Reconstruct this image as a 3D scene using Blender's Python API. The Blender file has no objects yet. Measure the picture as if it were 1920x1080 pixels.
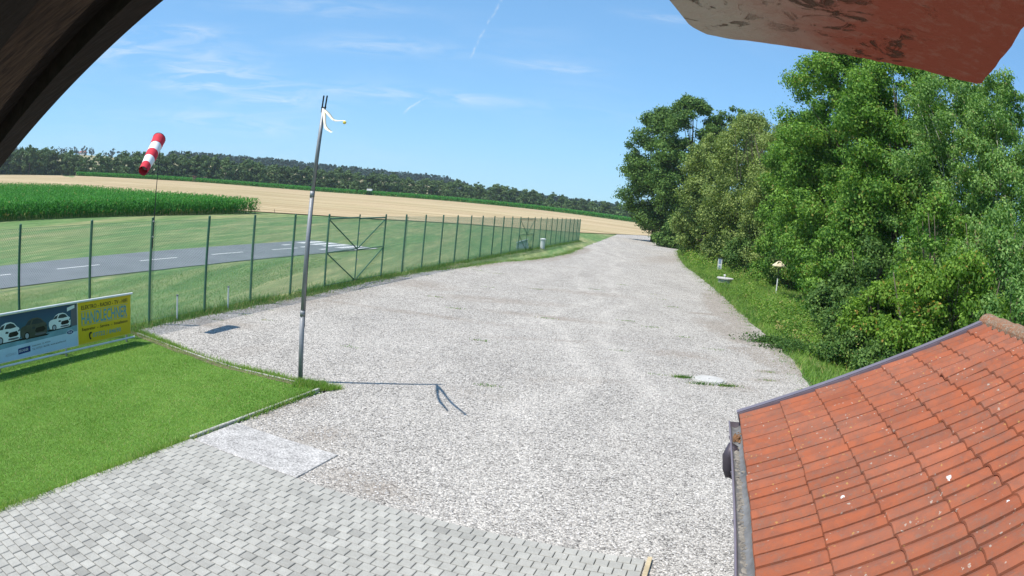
import bpy, math, random
import numpy as np
from mathutils import Vector, Matrix
from mathutils.geometry import tessellate_polygon

rng = np.random.default_rng(7)
random.seed(7)
sc = bpy.context.scene
COL = sc.collection
R = math.radians

# ---------------------------------------------------------------- camera
HC = 3.7
cam = bpy.data.cameras.new("camera")
cam_o = bpy.data.objects.new("camera", cam); COL.objects.link(cam_o); sc.camera = cam_o
cam.type = 'PANO'                                   # wide lens with barrel distortion
cam.sensor_width = 36.0; cam.sensor_fit = 'HORIZONTAL'
cam.clip_start = 0.02; cam.clip_end = 6000
try:
    cy = cam.cycles; cy.panorama_type = 'FISHEYE_LENS_POLYNOMIAL'
except Exception:
    cy = cam; cy.panorama_type = 'FISHEYE_LENS_POLYNOMIAL'
cy.fisheye_fov = R(179)
cy.fisheye_polynomial_k0 = 0.0
cy.fisheye_polynomial_k1 = -0.7331/18.75
cy.fisheye_polynomial_k2 = 0.0
cy.fisheye_polynomial_k3 = -0.1201/18.75**3
cy.fisheye_polynomial_k4 = 0.0
def cam_axes(pitch=0.1148, roll=-0.0982):
    def rot(v):
        X, Y, Z = v; c, s = math.cos(roll), math.sin(roll)
        X, Y = c*X+s*Y, -s*X+c*Y
        cp, sp = math.cos(pitch), math.sin(pitch)
        return Vector((X, Z*cp+Y*sp, -Z*sp+Y*cp))
    return rot((1, 0, 0)), rot((0, 1, 0)), -rot((0, 0, 1))
ax, ay, az_ = cam_axes()
cam_o.matrix_world = Matrix(((ax.x, ay.x, az_.x, 0), (ax.y, ay.y, az_.y, 0), (ax.z, ay.z, az_.z, HC), (0, 0, 0, 1)))

# ---------------------------------------------------------------- exposure, sun, sky
sc.view_settings.view_transform = 'Standard'
sc.view_settings.look = 'None'
sc.view_settings.exposure = 0.30
sc.view_settings.gamma = 1.0
sc.view_settings.use_curve_mapping = False
SUN_AZ, SUN_EL = R(241.5), R(61.6)
sun = bpy.data.lights.new("sun", 'SUN'); sun.energy = 5.0; sun.angle = R(0.4); sun.color = (1.0, 0.955, 0.88)
sun_o = bpy.data.objects.new("sun", sun); COL.objects.link(sun_o)
sdir = Vector((math.sin(SUN_AZ)*math.cos(SUN_EL), math.cos(SUN_AZ)*math.cos(SUN_EL), math.sin(SUN_EL)))
sun_o.rotation_euler = sdir.to_track_quat('Z', 'Y').to_euler()
sun_o.location = (-8, -6, 25)
SKY_STRENGTH = 0.115

class NT:
    """small helper round a node tree"""
    def __init__(s, tree): s.t = tree; s.t.nodes.clear()
    def n(s, typ, props=None, **inp):
        nd = s.t.nodes.new(typ)
        for k, v in (props or {}).items(): setattr(nd, k, v)
        for k, v in inp.items():
            key = int(k[1:]) if (k[0] == 'i' and k[1:].isdigit()) else k.replace('_', ' ')
            s.set(nd, key, v)
        return nd
    def set(s, nd, key, v):
        sock = nd.inputs[key]
        if isinstance(v, bpy.types.NodeSocket): s.t.links.new(v, sock)
        elif isinstance(v, bpy.types.Node): s.t.links.new(v.outputs[0], sock)
        else: sock.default_value = v
    def m(s, op, a, b=0.0, c=0.0, clamp=False):
        nd = s.n('ShaderNodeMath', {'operation': op, 'use_clamp': clamp}, i0=a, i1=b)
        if op in ('MULTIPLY_ADD', 'COMPARE', 'SMOOTH_MIN'): s.set(nd, 2, c)
        return nd.outputs[0]
    def mix(s, f, a, b, mode='MIX'):
        nd = s.n('ShaderNodeMix', {'data_type': 'RGBA', 'blend_type': mode}, i0=f)
        s.set(nd, 6, a); s.set(nd, 7, b)
        return nd.outputs[2]
    def noise(s, vec, scale, detail=3.0, rough=0.55, dist=0.0, lac=2.0):
        return s.n('ShaderNodeTexNoise', Vector=vec, Scale=scale, Detail=detail, Roughness=rough, Distortion=dist).outputs[0]
    def ramp(s, f, lo, hi, a=0.0, b=1.0):
        return s.n('ShaderNodeMapRange', {'clamp': True}, i0=f, i1=lo, i2=hi, i3=a, i4=b).outputs[0]
    def mapping(s, vec, loc=(0, 0, 0), rot=(0, 0, 0), scale=(1, 1, 1), kind='POINT'):
        return s.n('ShaderNodeMapping', {'vector_type': kind}, Vector=vec, Location=loc, Rotation=rot, Scale=scale).outputs[0]

def rgb(r, g, b): return (r, g, b, 1.0)

# world: clear summer sky with thin cirrus
world = bpy.data.worlds.new("World"); sc.world = world; world.use_nodes = True
W = NT(world.node_tree)
sky = W.n('ShaderNodeTexSky', {'sky_type': 'NISHITA', 'sun_disc': False, 'sun_elevation': SUN_EL, 'sun_rotation': SUN_AZ,
                              'altitude': 400.0, 'air_density': 1.0, 'dust_density': 0.15, 'ozone_density': 3.0})
tc = W.n('ShaderNodeTexCoord')
sep = W.n('ShaderNodeSeparateXYZ', Vector=tc.outputs['Generated'])
azn = W.m('MULTIPLY', W.m('ARCTAN2', sep.outputs[0], sep.outputs[1]), 57.2958)
eln = W.m('MULTIPLY', W.m('ARCSINE', sep.outputs[2]), 57.2958)
uv = W.n('ShaderNodeCombineXYZ', X=azn, Y=eln, Z=0.0).outputs[0]
wv = W.mapping(uv, rot=(0, 0, R(-7)), scale=(0.11, 0.62, 1))
fine = W.noise(wv, 1.6, 7.0, 0.62, 0.9)
broad = W.noise(W.mapping(uv, scale=(0.045, 0.13, 1)), 1.0, 2.0, 0.5)
mask = None
for (a, e, sa, se, k) in [(-37.5, 11.2, 5.0, 1.0, .9), (-31, 12.6, 4.5, .8, .75), (-27.6, 9.6, 4.6, 1.6, 1.05), (-26, 8.6, 5.0, .9, .8), (-21, 7.2, 4.0, .7, .9), (-27.5, 5.4, 3.4, .5, .9),
                          (-22.5, 4.9, 4.6, .6, .55), (-9, 8.2, 9.5, .6, .75), (-13, 12.2, 6.5, .8, .6), (1.6, 11.6, 3.2, .35, .75), (10, 17.0, 2.6, .4, .7), (-18, 15.3, 7, .8, .45),
                          (-52, 9, 8, 2, .7), (40, 24, 12, 2.5, .6), (75, 14, 16, 3, .6), (150, 30, 30, 7, .5), (-110, 26, 24, 5, .6), (-5, 32, 18, 3.5, .5)]:
    du = W.m('DIVIDE', W.m('SUBTRACT', azn, a), sa); dv = W.m('DIVIDE', W.m('SUBTRACT', eln, e), se)
    d2 = W.m('ADD', W.m('MULTIPLY', du, du), W.m('MULTIPLY', dv, dv))
    gk = W.m('MULTIPLY', W.m('EXPONENT', W.m('MULTIPLY', d2, -1.0)), k)
    mask = gk if mask is None else W.m('ADD', mask, gk)
wisp = W.m('MULTIPLY', W.ramp(fine, 0.40, 0.72), mask, clamp=True)
veil = W.m('MULTIPLY', W.m('MULTIPLY', W.ramp(broad, 0.46, 0.8), W.ramp(fine, 0.35, 0.8)), 0.22)
def contrail(a0, e0, a1, e1, w, k):
    L = math.hypot(a1-a0, e1-e0); ux, uy = (a1-a0)/L, (e1-e0)/L
    x = W.m('SUBTRACT', azn, a0); y = W.m('SUBTRACT', eln, e0)
    al = W.m('ADD', W.m('MULTIPLY', x, ux), W.m('MULTIPLY', y, uy))
    ac = W.m('ADD', W.m('ADD', W.m('MULTIPLY', x, -uy), W.m('MULTIPLY', y, ux)), W.m('MULTIPLY', W.m('SUBTRACT', W.noise(uv, 0.9, 2.0), 0.5), 0.5))
    on = W.m('MULTIPLY', W.ramp(al, 0, .8), W.ramp(al, L, L-.8))
    q = W.m('DIVIDE', ac, w)
    return W.m('MULTIPLY', W.m('MULTIPLY', W.m('EXPONENT', W.m('MULTIPLY', W.m('MULTIPLY', q, q), -1.0)), on), W.m('MULTIPLY', W.ramp(W.noise(uv, 1.7, 3.0), .35, .62), k))
tr = W.m('ADD', contrail(-1.9, 20.5, -5.4, 11.4, .09, .24), contrail(-8.2, 8.3, -10.2, 6.5, .07, .5))
ctot = W.m('ADD', W.m('ADD', W.m('MULTIPLY', wisp, 0.62), veil), tr, clamp=True)
skyg = W.n('ShaderNodeGamma', Color=sky.outputs[0], Gamma=0.55)
skys = W.n('ShaderNodeVectorMath', {'operation': 'MULTIPLY'}, i0=skyg.outputs[0], i1=(1.22, 2.06, 2.78)).outputs[0]
skyc = W.mix(ctot, skys, rgb(7.0, 7.3, 7.5))
bg = W.n('ShaderNodeBackground', Color=skyc, Strength=SKY_STRENGTH)
out = W.n('ShaderNodeOutputWorld'); W.t.links.new(bg.outputs[0], out.inputs[0])

# ---------------------------------------------------------------- materials
MATS = {}
def mat(name, fn):
    m = bpy.data.materials.new(name); m.use_nodes = True
    t = NT(m.node_tree); o = t.n('ShaderNodeOutputMaterial')
    sh = fn(t)
    t.t.links.new(sh.outputs[0] if isinstance(sh, bpy.types.Node) else sh, o.inputs[0])
    MATS[name] = m; return m
def pos(t): return t.n('ShaderNodeNewGeometry').outputs['Position']
def prin(t, col, rough=0.8, metal=0.0, bump=None, bstr=0.3, bdist=0.01, spec=0.3):
    p = t.n('ShaderNodeBsdfPrincipled', Base_Color=col, Roughness=rough, Metallic=metal)
    p.inputs['Specular IOR Level'].default_value = spec
    if bump is not None:
        b = t.n('ShaderNodeBump', Height=bump, Strength=bstr, Distance=bdist)
        t.t.links.new(b.outputs[0], p.inputs['Normal'])
    return p
def blob(t, P, x, y, rx, ry, ang=0.0):
    """soft elliptical stain at a place on the ground"""
    v = t.mapping(P, loc=(x, y, 0), rot=(0, 0, R(ang)), scale=(rx, ry, 1000.0), kind='TEXTURE')
    return t.n('ShaderNodeTexGradient', {'gradient_type': 'SPHERICAL'}, Vector=v).outputs[1]

def simple(name, c, rough=0.6, metal=0.0, var=0.12, nscale=25.0, bstr=0.15, spec=0.3):
    def f(t):
        P = pos(t); n = t.noise(P, nscale, 4.0, 0.6)
        n2 = t.noise(P, nscale*0.17, 2.0)
        k = t.m('ADD', t.ramp(n, .3, .7, 1-var, 1+var), t.ramp(n2, .3, .7, -var*.6, var*.6))
        col = t.n('ShaderNodeVectorMath', {'operation': 'SCALE'}, i0=(c[0], c[1], c[2]), Scale=k).outputs[0]
        return prin(t, col, rough, metal, n, bstr, .004, spec)
    return mat(name, f)

def leafmat(name, dark, light, extra=None, trans=0.35, gloss=0.35):
    """leaf colour varies from leaf to leaf; thin enough for light to pass"""
    def f(t):
        a = t.n('ShaderNodeAttribute', {'attribute_name': 'tint'}).outputs['Fac']
        c = t.mix(a, rgb(*dark), rgb(*light))
        if extra: c = t.mix(t.ramp(a, .93, .97), c, rgb(*extra))
        p = prin(t, c, 0.6, spec=gloss*.5)
        tr = t.n('ShaderNodeBsdfTranslucent', Color=t.mix(1.0, c, rgb(1.25, 1.35, .6), 'MULTIPLY'))
        return t.n('ShaderNodeMixShader', i0=trans, i1=p.outputs[0], i2=tr.outputs[0])
    return mat(name, f)

def m_gravel(t):
    P = pos(t)
    v1 = t.n('ShaderNodeTexVoronoi', Vector=P, Scale=46.0, Randomness=1.0)
    v2 = t.n('ShaderNodeTexVoronoi', Vector=P, Scale=23.0)
    v3 = t.n('ShaderNodeTexVoronoi', Vector=P, Scale=6.5)
    h1 = t.n('ShaderNodeSeparateColor', Color=v1.outputs['Color']).outputs[0]
    h2 = t.n('ShaderNodeSeparateColor', Color=v2.outputs['Color']).outputs[0]
    h3 = t.n('ShaderNodeSeparateColor', Color=v3.outputs['Color']).outputs[1]
    big = t.noise(P, 0.35, 5.0, 0.6, .6)
    strk = t.noise(t.mapping(P, rot=(0, 0, R(14)), scale=(1.0, .22, 1)), 0.9, 5.0, 0.65, .8)
    val = t.m('ADD', t.m('ADD', t.ramp(h1, 0, 1, -.19, .16), t.ramp(h2, 0, 1, -.12, .09)), t.ramp(h3, 0, 1, -.025, .025))
    cr = t.ramp(v1.outputs['Distance'], .25, .75, .06, -.17)
    lg = t.m('ADD', t.ramp(big, .3, .7, -.035, .035), t.ramp(strk, .35, .7, .015, -.035))
    L = t.m('ADD', t.m('ADD', t.m('ADD', val, cr), lg), .465)
    sx_ = t.n('ShaderNodeSeparateXYZ', Vector=P)
    q_ = t.m('SUBTRACT', sx_.outputs[0], t.m('ADD', t.m('MULTIPLY', sx_.outputs[1], .128), t.ramp(t.noise(P, .09, 2.0), .3, .7, -2.2, 1.6)))
    w_ = t.m('DIVIDE', t.m('SUBTRACT', t.m('ABSOLUTE', q_), .95), .38)
    trk = t.m('MULTIPLY', t.m('EXPONENT', t.m('MULTIPLY', t.m('MULTIPLY', w_, w_), -1.0)), t.ramp(t.noise(P, .3, 3.0), .35, .6, .2, 1.0))
    L = t.m('ADD', L, t.m('MULTIPLY', trk, .06))
    col = t.n('ShaderNodeVectorMath', {'operation': 'SCALE'}, i0=(1.0, .92, .82), Scale=t.m('MAXIMUM', L, .05)).outputs[0]
    # worn earthy places: along the fence, at the far end and on the right edge
    nz = t.noise(P, 1.3, 5.0, .7, 1.0)
    s = None
    for a in [(-1.0, 46.5, 1.5, 9, -16, 2.2), (2.4, 56, 1.9, 10, -14, 2.6), (5.0, 67, 1.9, 10, -12, 2.4), (-6.6, 23.3, 1.7, 5.2, -14, .7), (-4.0, 30, 2.2, 2.2, 0, .7),
              (-.3, 27.6, 3.6, 1.0, 8, .8), (1.2, 24.5, 2.6, .7, -4, .7), (8.6, 24.0, 1.5, 4.6, 10, 2.0), (8.3, 19.4, 1.2, 3.2, 14, 1.8), (10.6, 34, 1.2, 8, -10, 2.4), (8.0, 21.5, 1.3, .35, 10, 2.2), (8.5, 25.6, 1.2, .3, 5, 2.0), (7.6, 18.0, 1.0, .35, 0, 1.6), (8.6, 29.5, 1.4, .4, 8, 1.6), (5.0, 19.6, 1.6, .8, -10, .9), (5.5, 15.9, 1.1, .7, 0, .6),
              (6.9, 16.9, .9, .45, 12, .8), (-7.6, 17.3, 1.6, 1.0, 0, .55), (9.8, 31, 1.2, 6, -5, .9), (3.5, 33, 3.5, 1.3, 5, .45), (15, 70, 2.6, 14, -22, .8), (-2.6, 22.4, 4.2, .5, -12, .6),
              (.5, 20.0, 3.2, .35, 12, .35), (-3.9, 10.7, .8, .5, 20, .6), (9.1, 22.6, .8, .35, 12, 1.6), (9.4, 21.4, .7, .3, 0, 1.5), (-2.7, 9.9, .9, .8, 20, .6), (-1.7, 8.35, 1.1, .5, -16, .7), (-3.4, 11.4, .4, 1.0, -16, .6), (-8.1, 16.6, .9, .4, 0, .5), (1.5, 15.5, 2.0, .5, 10, .3), (-.8, 13.6, 1.6, .5, -8, .3)]:
        b = t.m('MULTIPLY', blob(t, P, *a[:5]), a[5]*2.6)
        s = b if s is None else t.m('ADD', s, b)
    s = t.m('MULTIPLY', s, t.ramp(nz, .33, .62), clamp=True)
    arcs = t.n('ShaderNodeTexWave', {'wave_type': 'RINGS', 'rings_direction': 'Z'}, Vector=t.mapping(P, loc=(3.5, 11.5, 0), scale=(1, 1, 1), kind='TEXTURE'), Scale=.11, Distortion=2.2, Detail=2.0).outputs[1]
    rings = t.m('MULTIPLY', t.ramp(arcs, .80, .99, 0, .30), t.ramp(t.noise(P, .25, 2.0), .5, .62))
    s = t.m('ADD', s, rings, clamp=True)
    col = t.mix(t.m('MULTIPLY', s, .72), col, t.mix(h2, rgb(.20, .17, .14), rgb(.36, .31, .26)))
    hgt = t.m('ADD', t.m('MULTIPLY', t.m('SUBTRACT', 1.0, v1.outputs['Distance']), .6), t.m('MULTIPLY', t.m('SUBTRACT', 1.0, v2.outputs['Distance']), 1.0))
    return prin(t, col, .92, 0, hgt, .9, .018, .15)
mat('gravel', m_gravel)

def m_grass(base, alt, dry, dryamt, stripes, mow=13.0):
    def f(t):
        P = pos(t)
        n1 = t.noise(P, 26.0, 4.0, .7); n2 = t.noise(P, 2.2, 4.0, .65, .5)
        n3 = t.noise(t.mapping(P, rot=(0, 0, R(mow)), scale=(1.0, .12, 1)), 1.5, 6.0, .72, .5)
        n4 = t.noise(t.mapping(P, rot=(0, 0, R(mow)), scale=(1.0, .10, 1)), .27, 5.0, .7, .4)
        c = t.mix(t.ramp(n2, .3, .7), rgb(*base), rgb(*alt))
        d = t.m('MULTIPLY', t.m('ADD', t.ramp(n4, .42, .68), t.ramp(n3, .52, .75, 0, .8)), dryamt, clamp=True)
        c = t.mix(d, c, rgb(*dry))
        k = t.m('MULTIPLY', t.ramp(n1, .25, .75, .55, 1.4), t.ramp(n3, .3, .7, 1-stripes, 1+stripes))
        c = t.n('ShaderNodeVectorMath', {'operation': 'SCALE'}, i0=c, Scale=k).outputs[0]
        return prin(t, c, .9, 0, t.m('ADD', n1, n3), .6, .03, .1)
    return f
mat('meadow', m_grass((.095, .18, .058), (.13, .215, .076), (.34, .29, .15), .6, .30))
mat('lawn_ground', m_grass((.09, .19, .03), (.12, .23, .04), (.16, .17, .06), .25, .12, 40.0))
mat('verge_ground', m_grass((.08, .16, .03), (.11, .2, .04), (.24, .22, .11), .5, .15, -10.0))
mat('hill_ground', m_grass((.26, .235, .13), (.33, .28, .16), (.10, .16, .05), .25, .1, 80.0))

def m_stubble(t):
    P = pos(t)
    q = t.mapping(P, rot=(0, 0, R(-12)), scale=(.06, 1.0, 1))
    n1 = t.noise(q, .35, 5.0, .6, .3); n2 = t.noise(P, 1.6, 4.0, .7); n3 = t.noise(P, .02, 3.0)
    w = t.n('ShaderNodeTexWave', {'bands_direction': 'Y'}, Vector=t.mapping(P, rot=(0, 0, R(-12))), Scale=.055, Distortion=2.5, Detail=3.0).outputs[1]
    c = t.mix(t.ramp(n1, .38, .62), rgb(.30, .215, .115), rgb(.52, .405, .25))
    c = t.mix(t.ramp(n2, .5, .75, 0, .5), c, rgb(.58, .47, .31))
    c = t.mix(t.ramp(w, .0, .35, .35, 0), c, rgb(.30, .24, .13))
    c = t.mix(t.ramp(n3, .4, .65, 0, .25), c, rgb(.30, .29, .14))
    return prin(t, c, .95, 0, n2, .5, .1, .05)
mat('stubble', m_stubble)

def m_asphalt(t):
    P = pos(t); n = t.noise(P, 60, 3.0, .7); n2 = t.noise(P, .5, 4.0, .6)
    c = t.mix(t.ramp(n2, .3, .7), rgb(.155, .165, .185), rgb(.205, .215, .235))
    c = t.mix(t.ramp(n, .3, .7, 0, .35), c, rgb(.11, .11, .12))
    return prin(t, c, .9, 0, n, .3, .005, .2)
mat('asphalt', m_asphalt)
simple('road_paint', (.66, .66, .64), .7, 0, .15, 8.0)
simple('soil', (.16, .125, .085), .95, 0, .3, 6.0, .6)
simple('joint_sand', (.055, .052, .046), .95, 0, .3, 40.0, .6)

def m_paver(t):
    P = pos(t)
    a = t.n('ShaderNodeAttribute', {'attribute_name': 'tint'}).outputs['Fac']
    n = t.noise(P, 70, 5.0, .7); n2 = t.noise(P, 5.0, 4.0, .6); n3 = t.noise(P, .8, 3.0)
    v = t.n('ShaderNodeTexVoronoi', Vector=P, Scale=14.0).outputs['Distance']
    k = t.m('MULTIPLY', t.m('MULTIPLY', t.ramp(a, 0, 1, .74, 1.06), t.ramp(n, .3, .7, .82, 1.14)), t.m('MULTIPLY', t.ramp(n2, .3, .7, .88, 1.08), t.ramp(n3, .3, .7, .93, 1.06)))
    c = t.n('ShaderNodeVectorMath', {'operation': 'SCALE'}, i0=(.385, .367, .325), Scale=k).outputs[0]
    c = t.mix(t.ramp(v, .02, .10, .55, 0), c, rgb(.62, .62, .6))
    return prin(t, c, .85, 0, n, .35, .004, .25)
mat('paver_concrete', m_paver)

def m_slab(t):
    P = pos(t); v1 = t.n('ShaderNodeTexVoronoi', Vector=P, Scale=55.0)
    h1 = t.n('ShaderNodeSeparateColor', Color=v1.outputs['Color']).outputs[0]
    n = t.noise(P, 3.0, 4.0, .65, .4)
    L = t.m('ADD', t.m('ADD', t.ramp(h1, 0, 1, -.20, .14), t.ramp(n, .3, .7, -.13, .06)), .49)
    c = t.n('ShaderNodeVectorMath', {'operation': 'SCALE'}, i0=(1, .945, .885), Scale=t.m('MULTIPLY', L, .94)).outputs[0]
    return prin(t, c, .9, 0, v1.outputs['Distance'], .5, .008, .2)
mat('exposed_aggregate', m_slab)
simple('kerb_concrete', (.42, .40, .36), .9, 0, .25, 14.0, .4)
simple('white_concrete', (.46, .44, .41), .85, 0, .14, 18.0, .3)
simple('moss', (.06, .075, .03), .95, 0, .4, 40.0, .8)

def m_tile(t):
    P = pos(t)
    a = t.n('ShaderNodeAttribute', {'attribute_name': 'tint'}).outputs['Fac']
    n = t.noise(P, 34, 6.0, .72); n2 = t.noise(P, 7.5, 5.0, .65, .5); n3 = t.noise(P, 1.6, 4.0, .6)
    PD = t.n('ShaderNodeVectorMath', {'operation': 'ADD'}, i0=P, i1=t.n('ShaderNodeVectorMath', {'operation': 'SCALE'}, i0=t.n('ShaderNodeTexNoise', Vector=P, Scale=55.0, Detail=3.0).outputs['Color'], Scale=.035).outputs[0]).outputs[0]
    vo = t.n('ShaderNodeTexVoronoi', Vector=PD, Scale=34.0, Randomness=1.0)
    vr = t.n('ShaderNodeSeparateColor', Color=vo.outputs['Color'])
    vw = t.n('ShaderNodeTexVoronoi', Vector=PD, Scale=6.5, Randomness=1.0)
    vwr = t.n('ShaderNodeSeparateColor', Color=vw.outputs['Color'])
    c = t.mix(a, rgb(.275, .077, .035), rgb(.345, .104, .050))
    c = t.mix(t.ramp(n2, .42, .72, 0, .75), c, rgb(.155, .070, .050))
    c = t.mix(t.ramp(n3, .45, .70, 0, .35), c, rgb(.31, .13, .085))
    dirt = t.m('MULTIPLY', t.ramp(t.noise(P, 2.3, 5.0, .7, .6), .44, .60), t.ramp(n, .35, .62))
    c = t.mix(t.m('MULTIPLY', dirt, .6), c, rgb(.19, .095, .065))
    # grey dirt and lichen crusts
    c = t.mix(t.m('MULTIPLY', t.ramp(n, .55, .75, 0, .8), t.ramp(n2, .35, .6)), c, rgb(.17, .14, .115))
    lich = t.m('MULTIPLY', t.m('LESS_THAN', vo.outputs['Distance'], t.ramp(vr.outputs[2], 0, 1, .10, .32)), t.m('GREATER_THAN', t.m('ADD', vr.outputs[0], t.ramp(n3, .35, .65, -.14, .14)), .80))
    c = t.mix(t.m('MULTIPLY', lich, .55), c, t.mix(t.m('GREATER_THAN', vr.outputs[1], .45), rgb(.42, .26, .075), rgb(.42, .40, .34)))
    edge = t.m('ADD', vw.outputs['Distance'], t.m('MULTIPLY', n, .10))
    wh = t.m('MULTIPLY', t.m('LESS_THAN', edge, .165), t.m('GREATER_THAN', vwr.outputs[0], .955))
    c = t.mix(t.m('MULTIPLY', wh, .9), c, rgb(.66, .66, .64))
    return prin(t, c, .88, 0, t.m('ADD', n, t.m('MULTIPLY', n2, .6)), .55, .006, .2)
mat('clay_tile', m_tile)

def m_ridge(t):
    P = pos(t)
    n = t.noise(P, 40, 6.0, .72); n2 = t.noise(P, 12, 5.0, .7, .6)
    c = t.mix(t.ramp(n2, .4, .6), rgb(.26, .115, .06), rgb(.20, .13, .085))
    c = t.mix(t.ramp(n, .5, .62, 0, .8), c, rgb(.30, .27, .21))
    c = t.mix(t.ramp(n2, .62, .68, 0, .8), c, rgb(.09, .06, .045))
    return prin(t, c, .92, 0, n, .7, .01, .15)
mat('ridge_clay', m_ridge)

def m_rough_terracotta(t):
    P = pos(t)
    n = t.noise(P, 40, 6.0, .7, .3); n2 = t.noise(P, 9, 4.0, .65, .8)
    x = t.n('ShaderNodeSeparateXYZ', Vector=t.mapping(P, rot=(0, 0, R(24)))).outputs[0]
    f = t.ramp(t.m('ADD', x, t.m('MULTIPLY', t.m('SUBTRACT', n2, .5), .16)), -.12, .07)
    c = t.mix(f, rgb(.40, .375, .34), rgb(.31, .088, .062))
    c = t.mix(t.ramp(n, .5, .75, 0, .35), c, rgb(.42, .32, .27))
    v = t.n('ShaderNodeTexVoronoi', Vector=t.mapping(P, scale=(1, 1.7, 1)), Scale=26.0).outputs['Distance']
    vd = t.n('ShaderNodeTexVoronoi', Vector=P, Scale=26.0)
    n4 = t.noise(P, 18, 4.0, .7, 1.2)
    pit = t.m('MULTIPLY', t.ramp(n4, .56, .64), t.ramp(t.noise(P, 5.0, 2.0), .42, .54))
    c = t.mix(t.m('MULTIPLY', pit, .85), c, rgb(.07, .05, .04))
    return prin(t, c, .95, 0, t.m('ADD', n, t.m('MULTIPLY', pit, -1.2)), .9, .006, .1)
mat('weathered_terracotta', m_rough_terracotta)

def m_wood(name, dark, light, ang, sc1=1.0):
    def f(t):
        P = pos(t)
        q = t.mapping(P, rot=ang, scale=(5.0*sc1, 160.0*sc1, 60*sc1))
        n = t.noise(q, 1.0, 4.0, .6, .4); n2 = t.noise(P, 5, 3.0)
        c = t.mix(t.ramp(n, .32, .7), rgb(*dark), rgb(*light))
        c = t.mix(t.ramp(n2, .4, .7, 0, .4), c, rgb(*[x*.6 for x in dark]))
        return prin(t, c, .8, 0, n, .5, .003, .2)
    return mat(name, f)
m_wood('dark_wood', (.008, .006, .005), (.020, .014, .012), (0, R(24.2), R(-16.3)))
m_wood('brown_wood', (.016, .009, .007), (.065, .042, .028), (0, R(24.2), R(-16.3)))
m_wood('pale_wood', (.42, .33, .20), (.62, .50, .32), (0, 0, R(75)))
m_wood('grey_wood', (.10, .08, .06), (.20, .16, .12), (0, R(90), 0))

def m_galv(t):
    P = pos(t); n = t.noise(P, 30, 4.0, .7); n2 = t.noise(t.mapping(P, scale=(1, 1, .25)), 6, 4.0)
    c = t.mix(t.ramp(n2, .35, .7), rgb(.20, .205, .215), rgb(.36, .365, .375))
    c = t.mix(t.ramp(n, .62, .75, 0, .5), c, rgb(.16, .12, .10))
    return prin(t, c, t.ramp(n, .3, .7, .5, .7), .5, n, .1, .002, .5)
mat('galvanised_steel', m_galv)
simple('green_paint', (.020, .095, .055), .45, 0, .25, 20.0, .1, .5)
simple('green_wire', (.10, .24, .16), .45, 0, .1, 20.0, .0, .4)
simple('black_metal', (.02, .02, .024), .4, .3, .2, 20)
simple('brown_sheet_metal', (.20, .165, .19), .40, .2, .10, 8.0, .05, .5)
simple('plum_metal', (.065, .052, .066), .5, .2, .15, 9.0, .05, .4)
simple('zinc', (.24, .235, .23), .55, .5, .3, 12.0, .2, .5)
simple('silt', (.20, .185, .165), .95, 0, .35, 30.0, .6)
simple('dead_leaves', (.17, .09, .045), .9, 0, .5, 120.0, .8)
simple('red_cloth', (.62, .035, .055), .8, 0, .1, 9.0, .1)
simple('white_cloth', (.80, .79, .78), .8, 0, .05, 9.0, .1)
simple('ribbon_cloth', (.76, .70, .52), .8, 0, .1, 20.0, .1)
simple('yellow_cloth', (.72, .56, .10), .8, 0, .1, 20.0, .1)
simple('white_paint', (.72, .72, .70), .6, 0, .08, 8.0)
simple('render_plaster', (.62, .60, .54), .9, 0, .08, 12.0)
simple('bark', (.115, .092, .07), .95, 0, .4, 9.0, .9)
simple('birch_bark', (.46, .44, .40), .9, 0, .4, 7.0, .6)
simple('blue_grey_sheet', (.26, .33, .40), .6, 0, .15, 3.0)
simple('dull_blue_panel', (.22, .28, .42), .6, 0, .15, 6.0)
simple('weathered_straw', (.60, .52, .36), .9, 0, .25, 30.0, .5)
simple('far_roof', (.30, .11, .08), .8, 0, .1, 2.0)
# flat print colours on the hoardings
simple('print_yellow', (.68, .49, .012), .5, 0, .04, 3.0, 0)
simple('print_black', (.012, .012, .012), .5, 0, .04, 3.0, 0)
simple('print_teal', (.13, .33, .36), .5, 0, .08, 6.0, 0)
simple('print_pale_blue', (.46, .62, .74), .5, 0, .06, 3.0, 0)
simple('print_navy', (.012, .03, .16), .5, 0, .06, 3.0, 0)
simple('print_white', (.68, .76, .78), .5, 0, .05, 3.0, 0)
simple('print_slate', (.11, .12, .14), .5, 0, .1, 3.0, 0)
simple('print_glass', (.03, .045, .055), .4, 0, .1, 3.0, 0)
simple('print_road', (.17, .33, .40), .5, 0, .25, 3.0, 0)
simple('print_grey', (.34, .40, .46), .5, 0, .1, 3.0, 0)
simple('print_olive', (.06, .07, .055), .5, 0, .2, 5.0, 0)
def m_backdrop(t):
    P = pos(t); z = t.n('ShaderNodeSeparateXYZ', Vector=P).outputs[2]; n = t.noise(P, 2.2, 4.0, .6)
    c = t.mix(t.ramp(t.m('ADD', z, t.m('MULTIPLY', n, .3)), .8, 1.25), rgb(.035, .12, .17), rgb(.03, .07, .14))
    return prin(t, c, .5, spec=.3)
mat('print_night_blue', m_backdrop)

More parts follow.
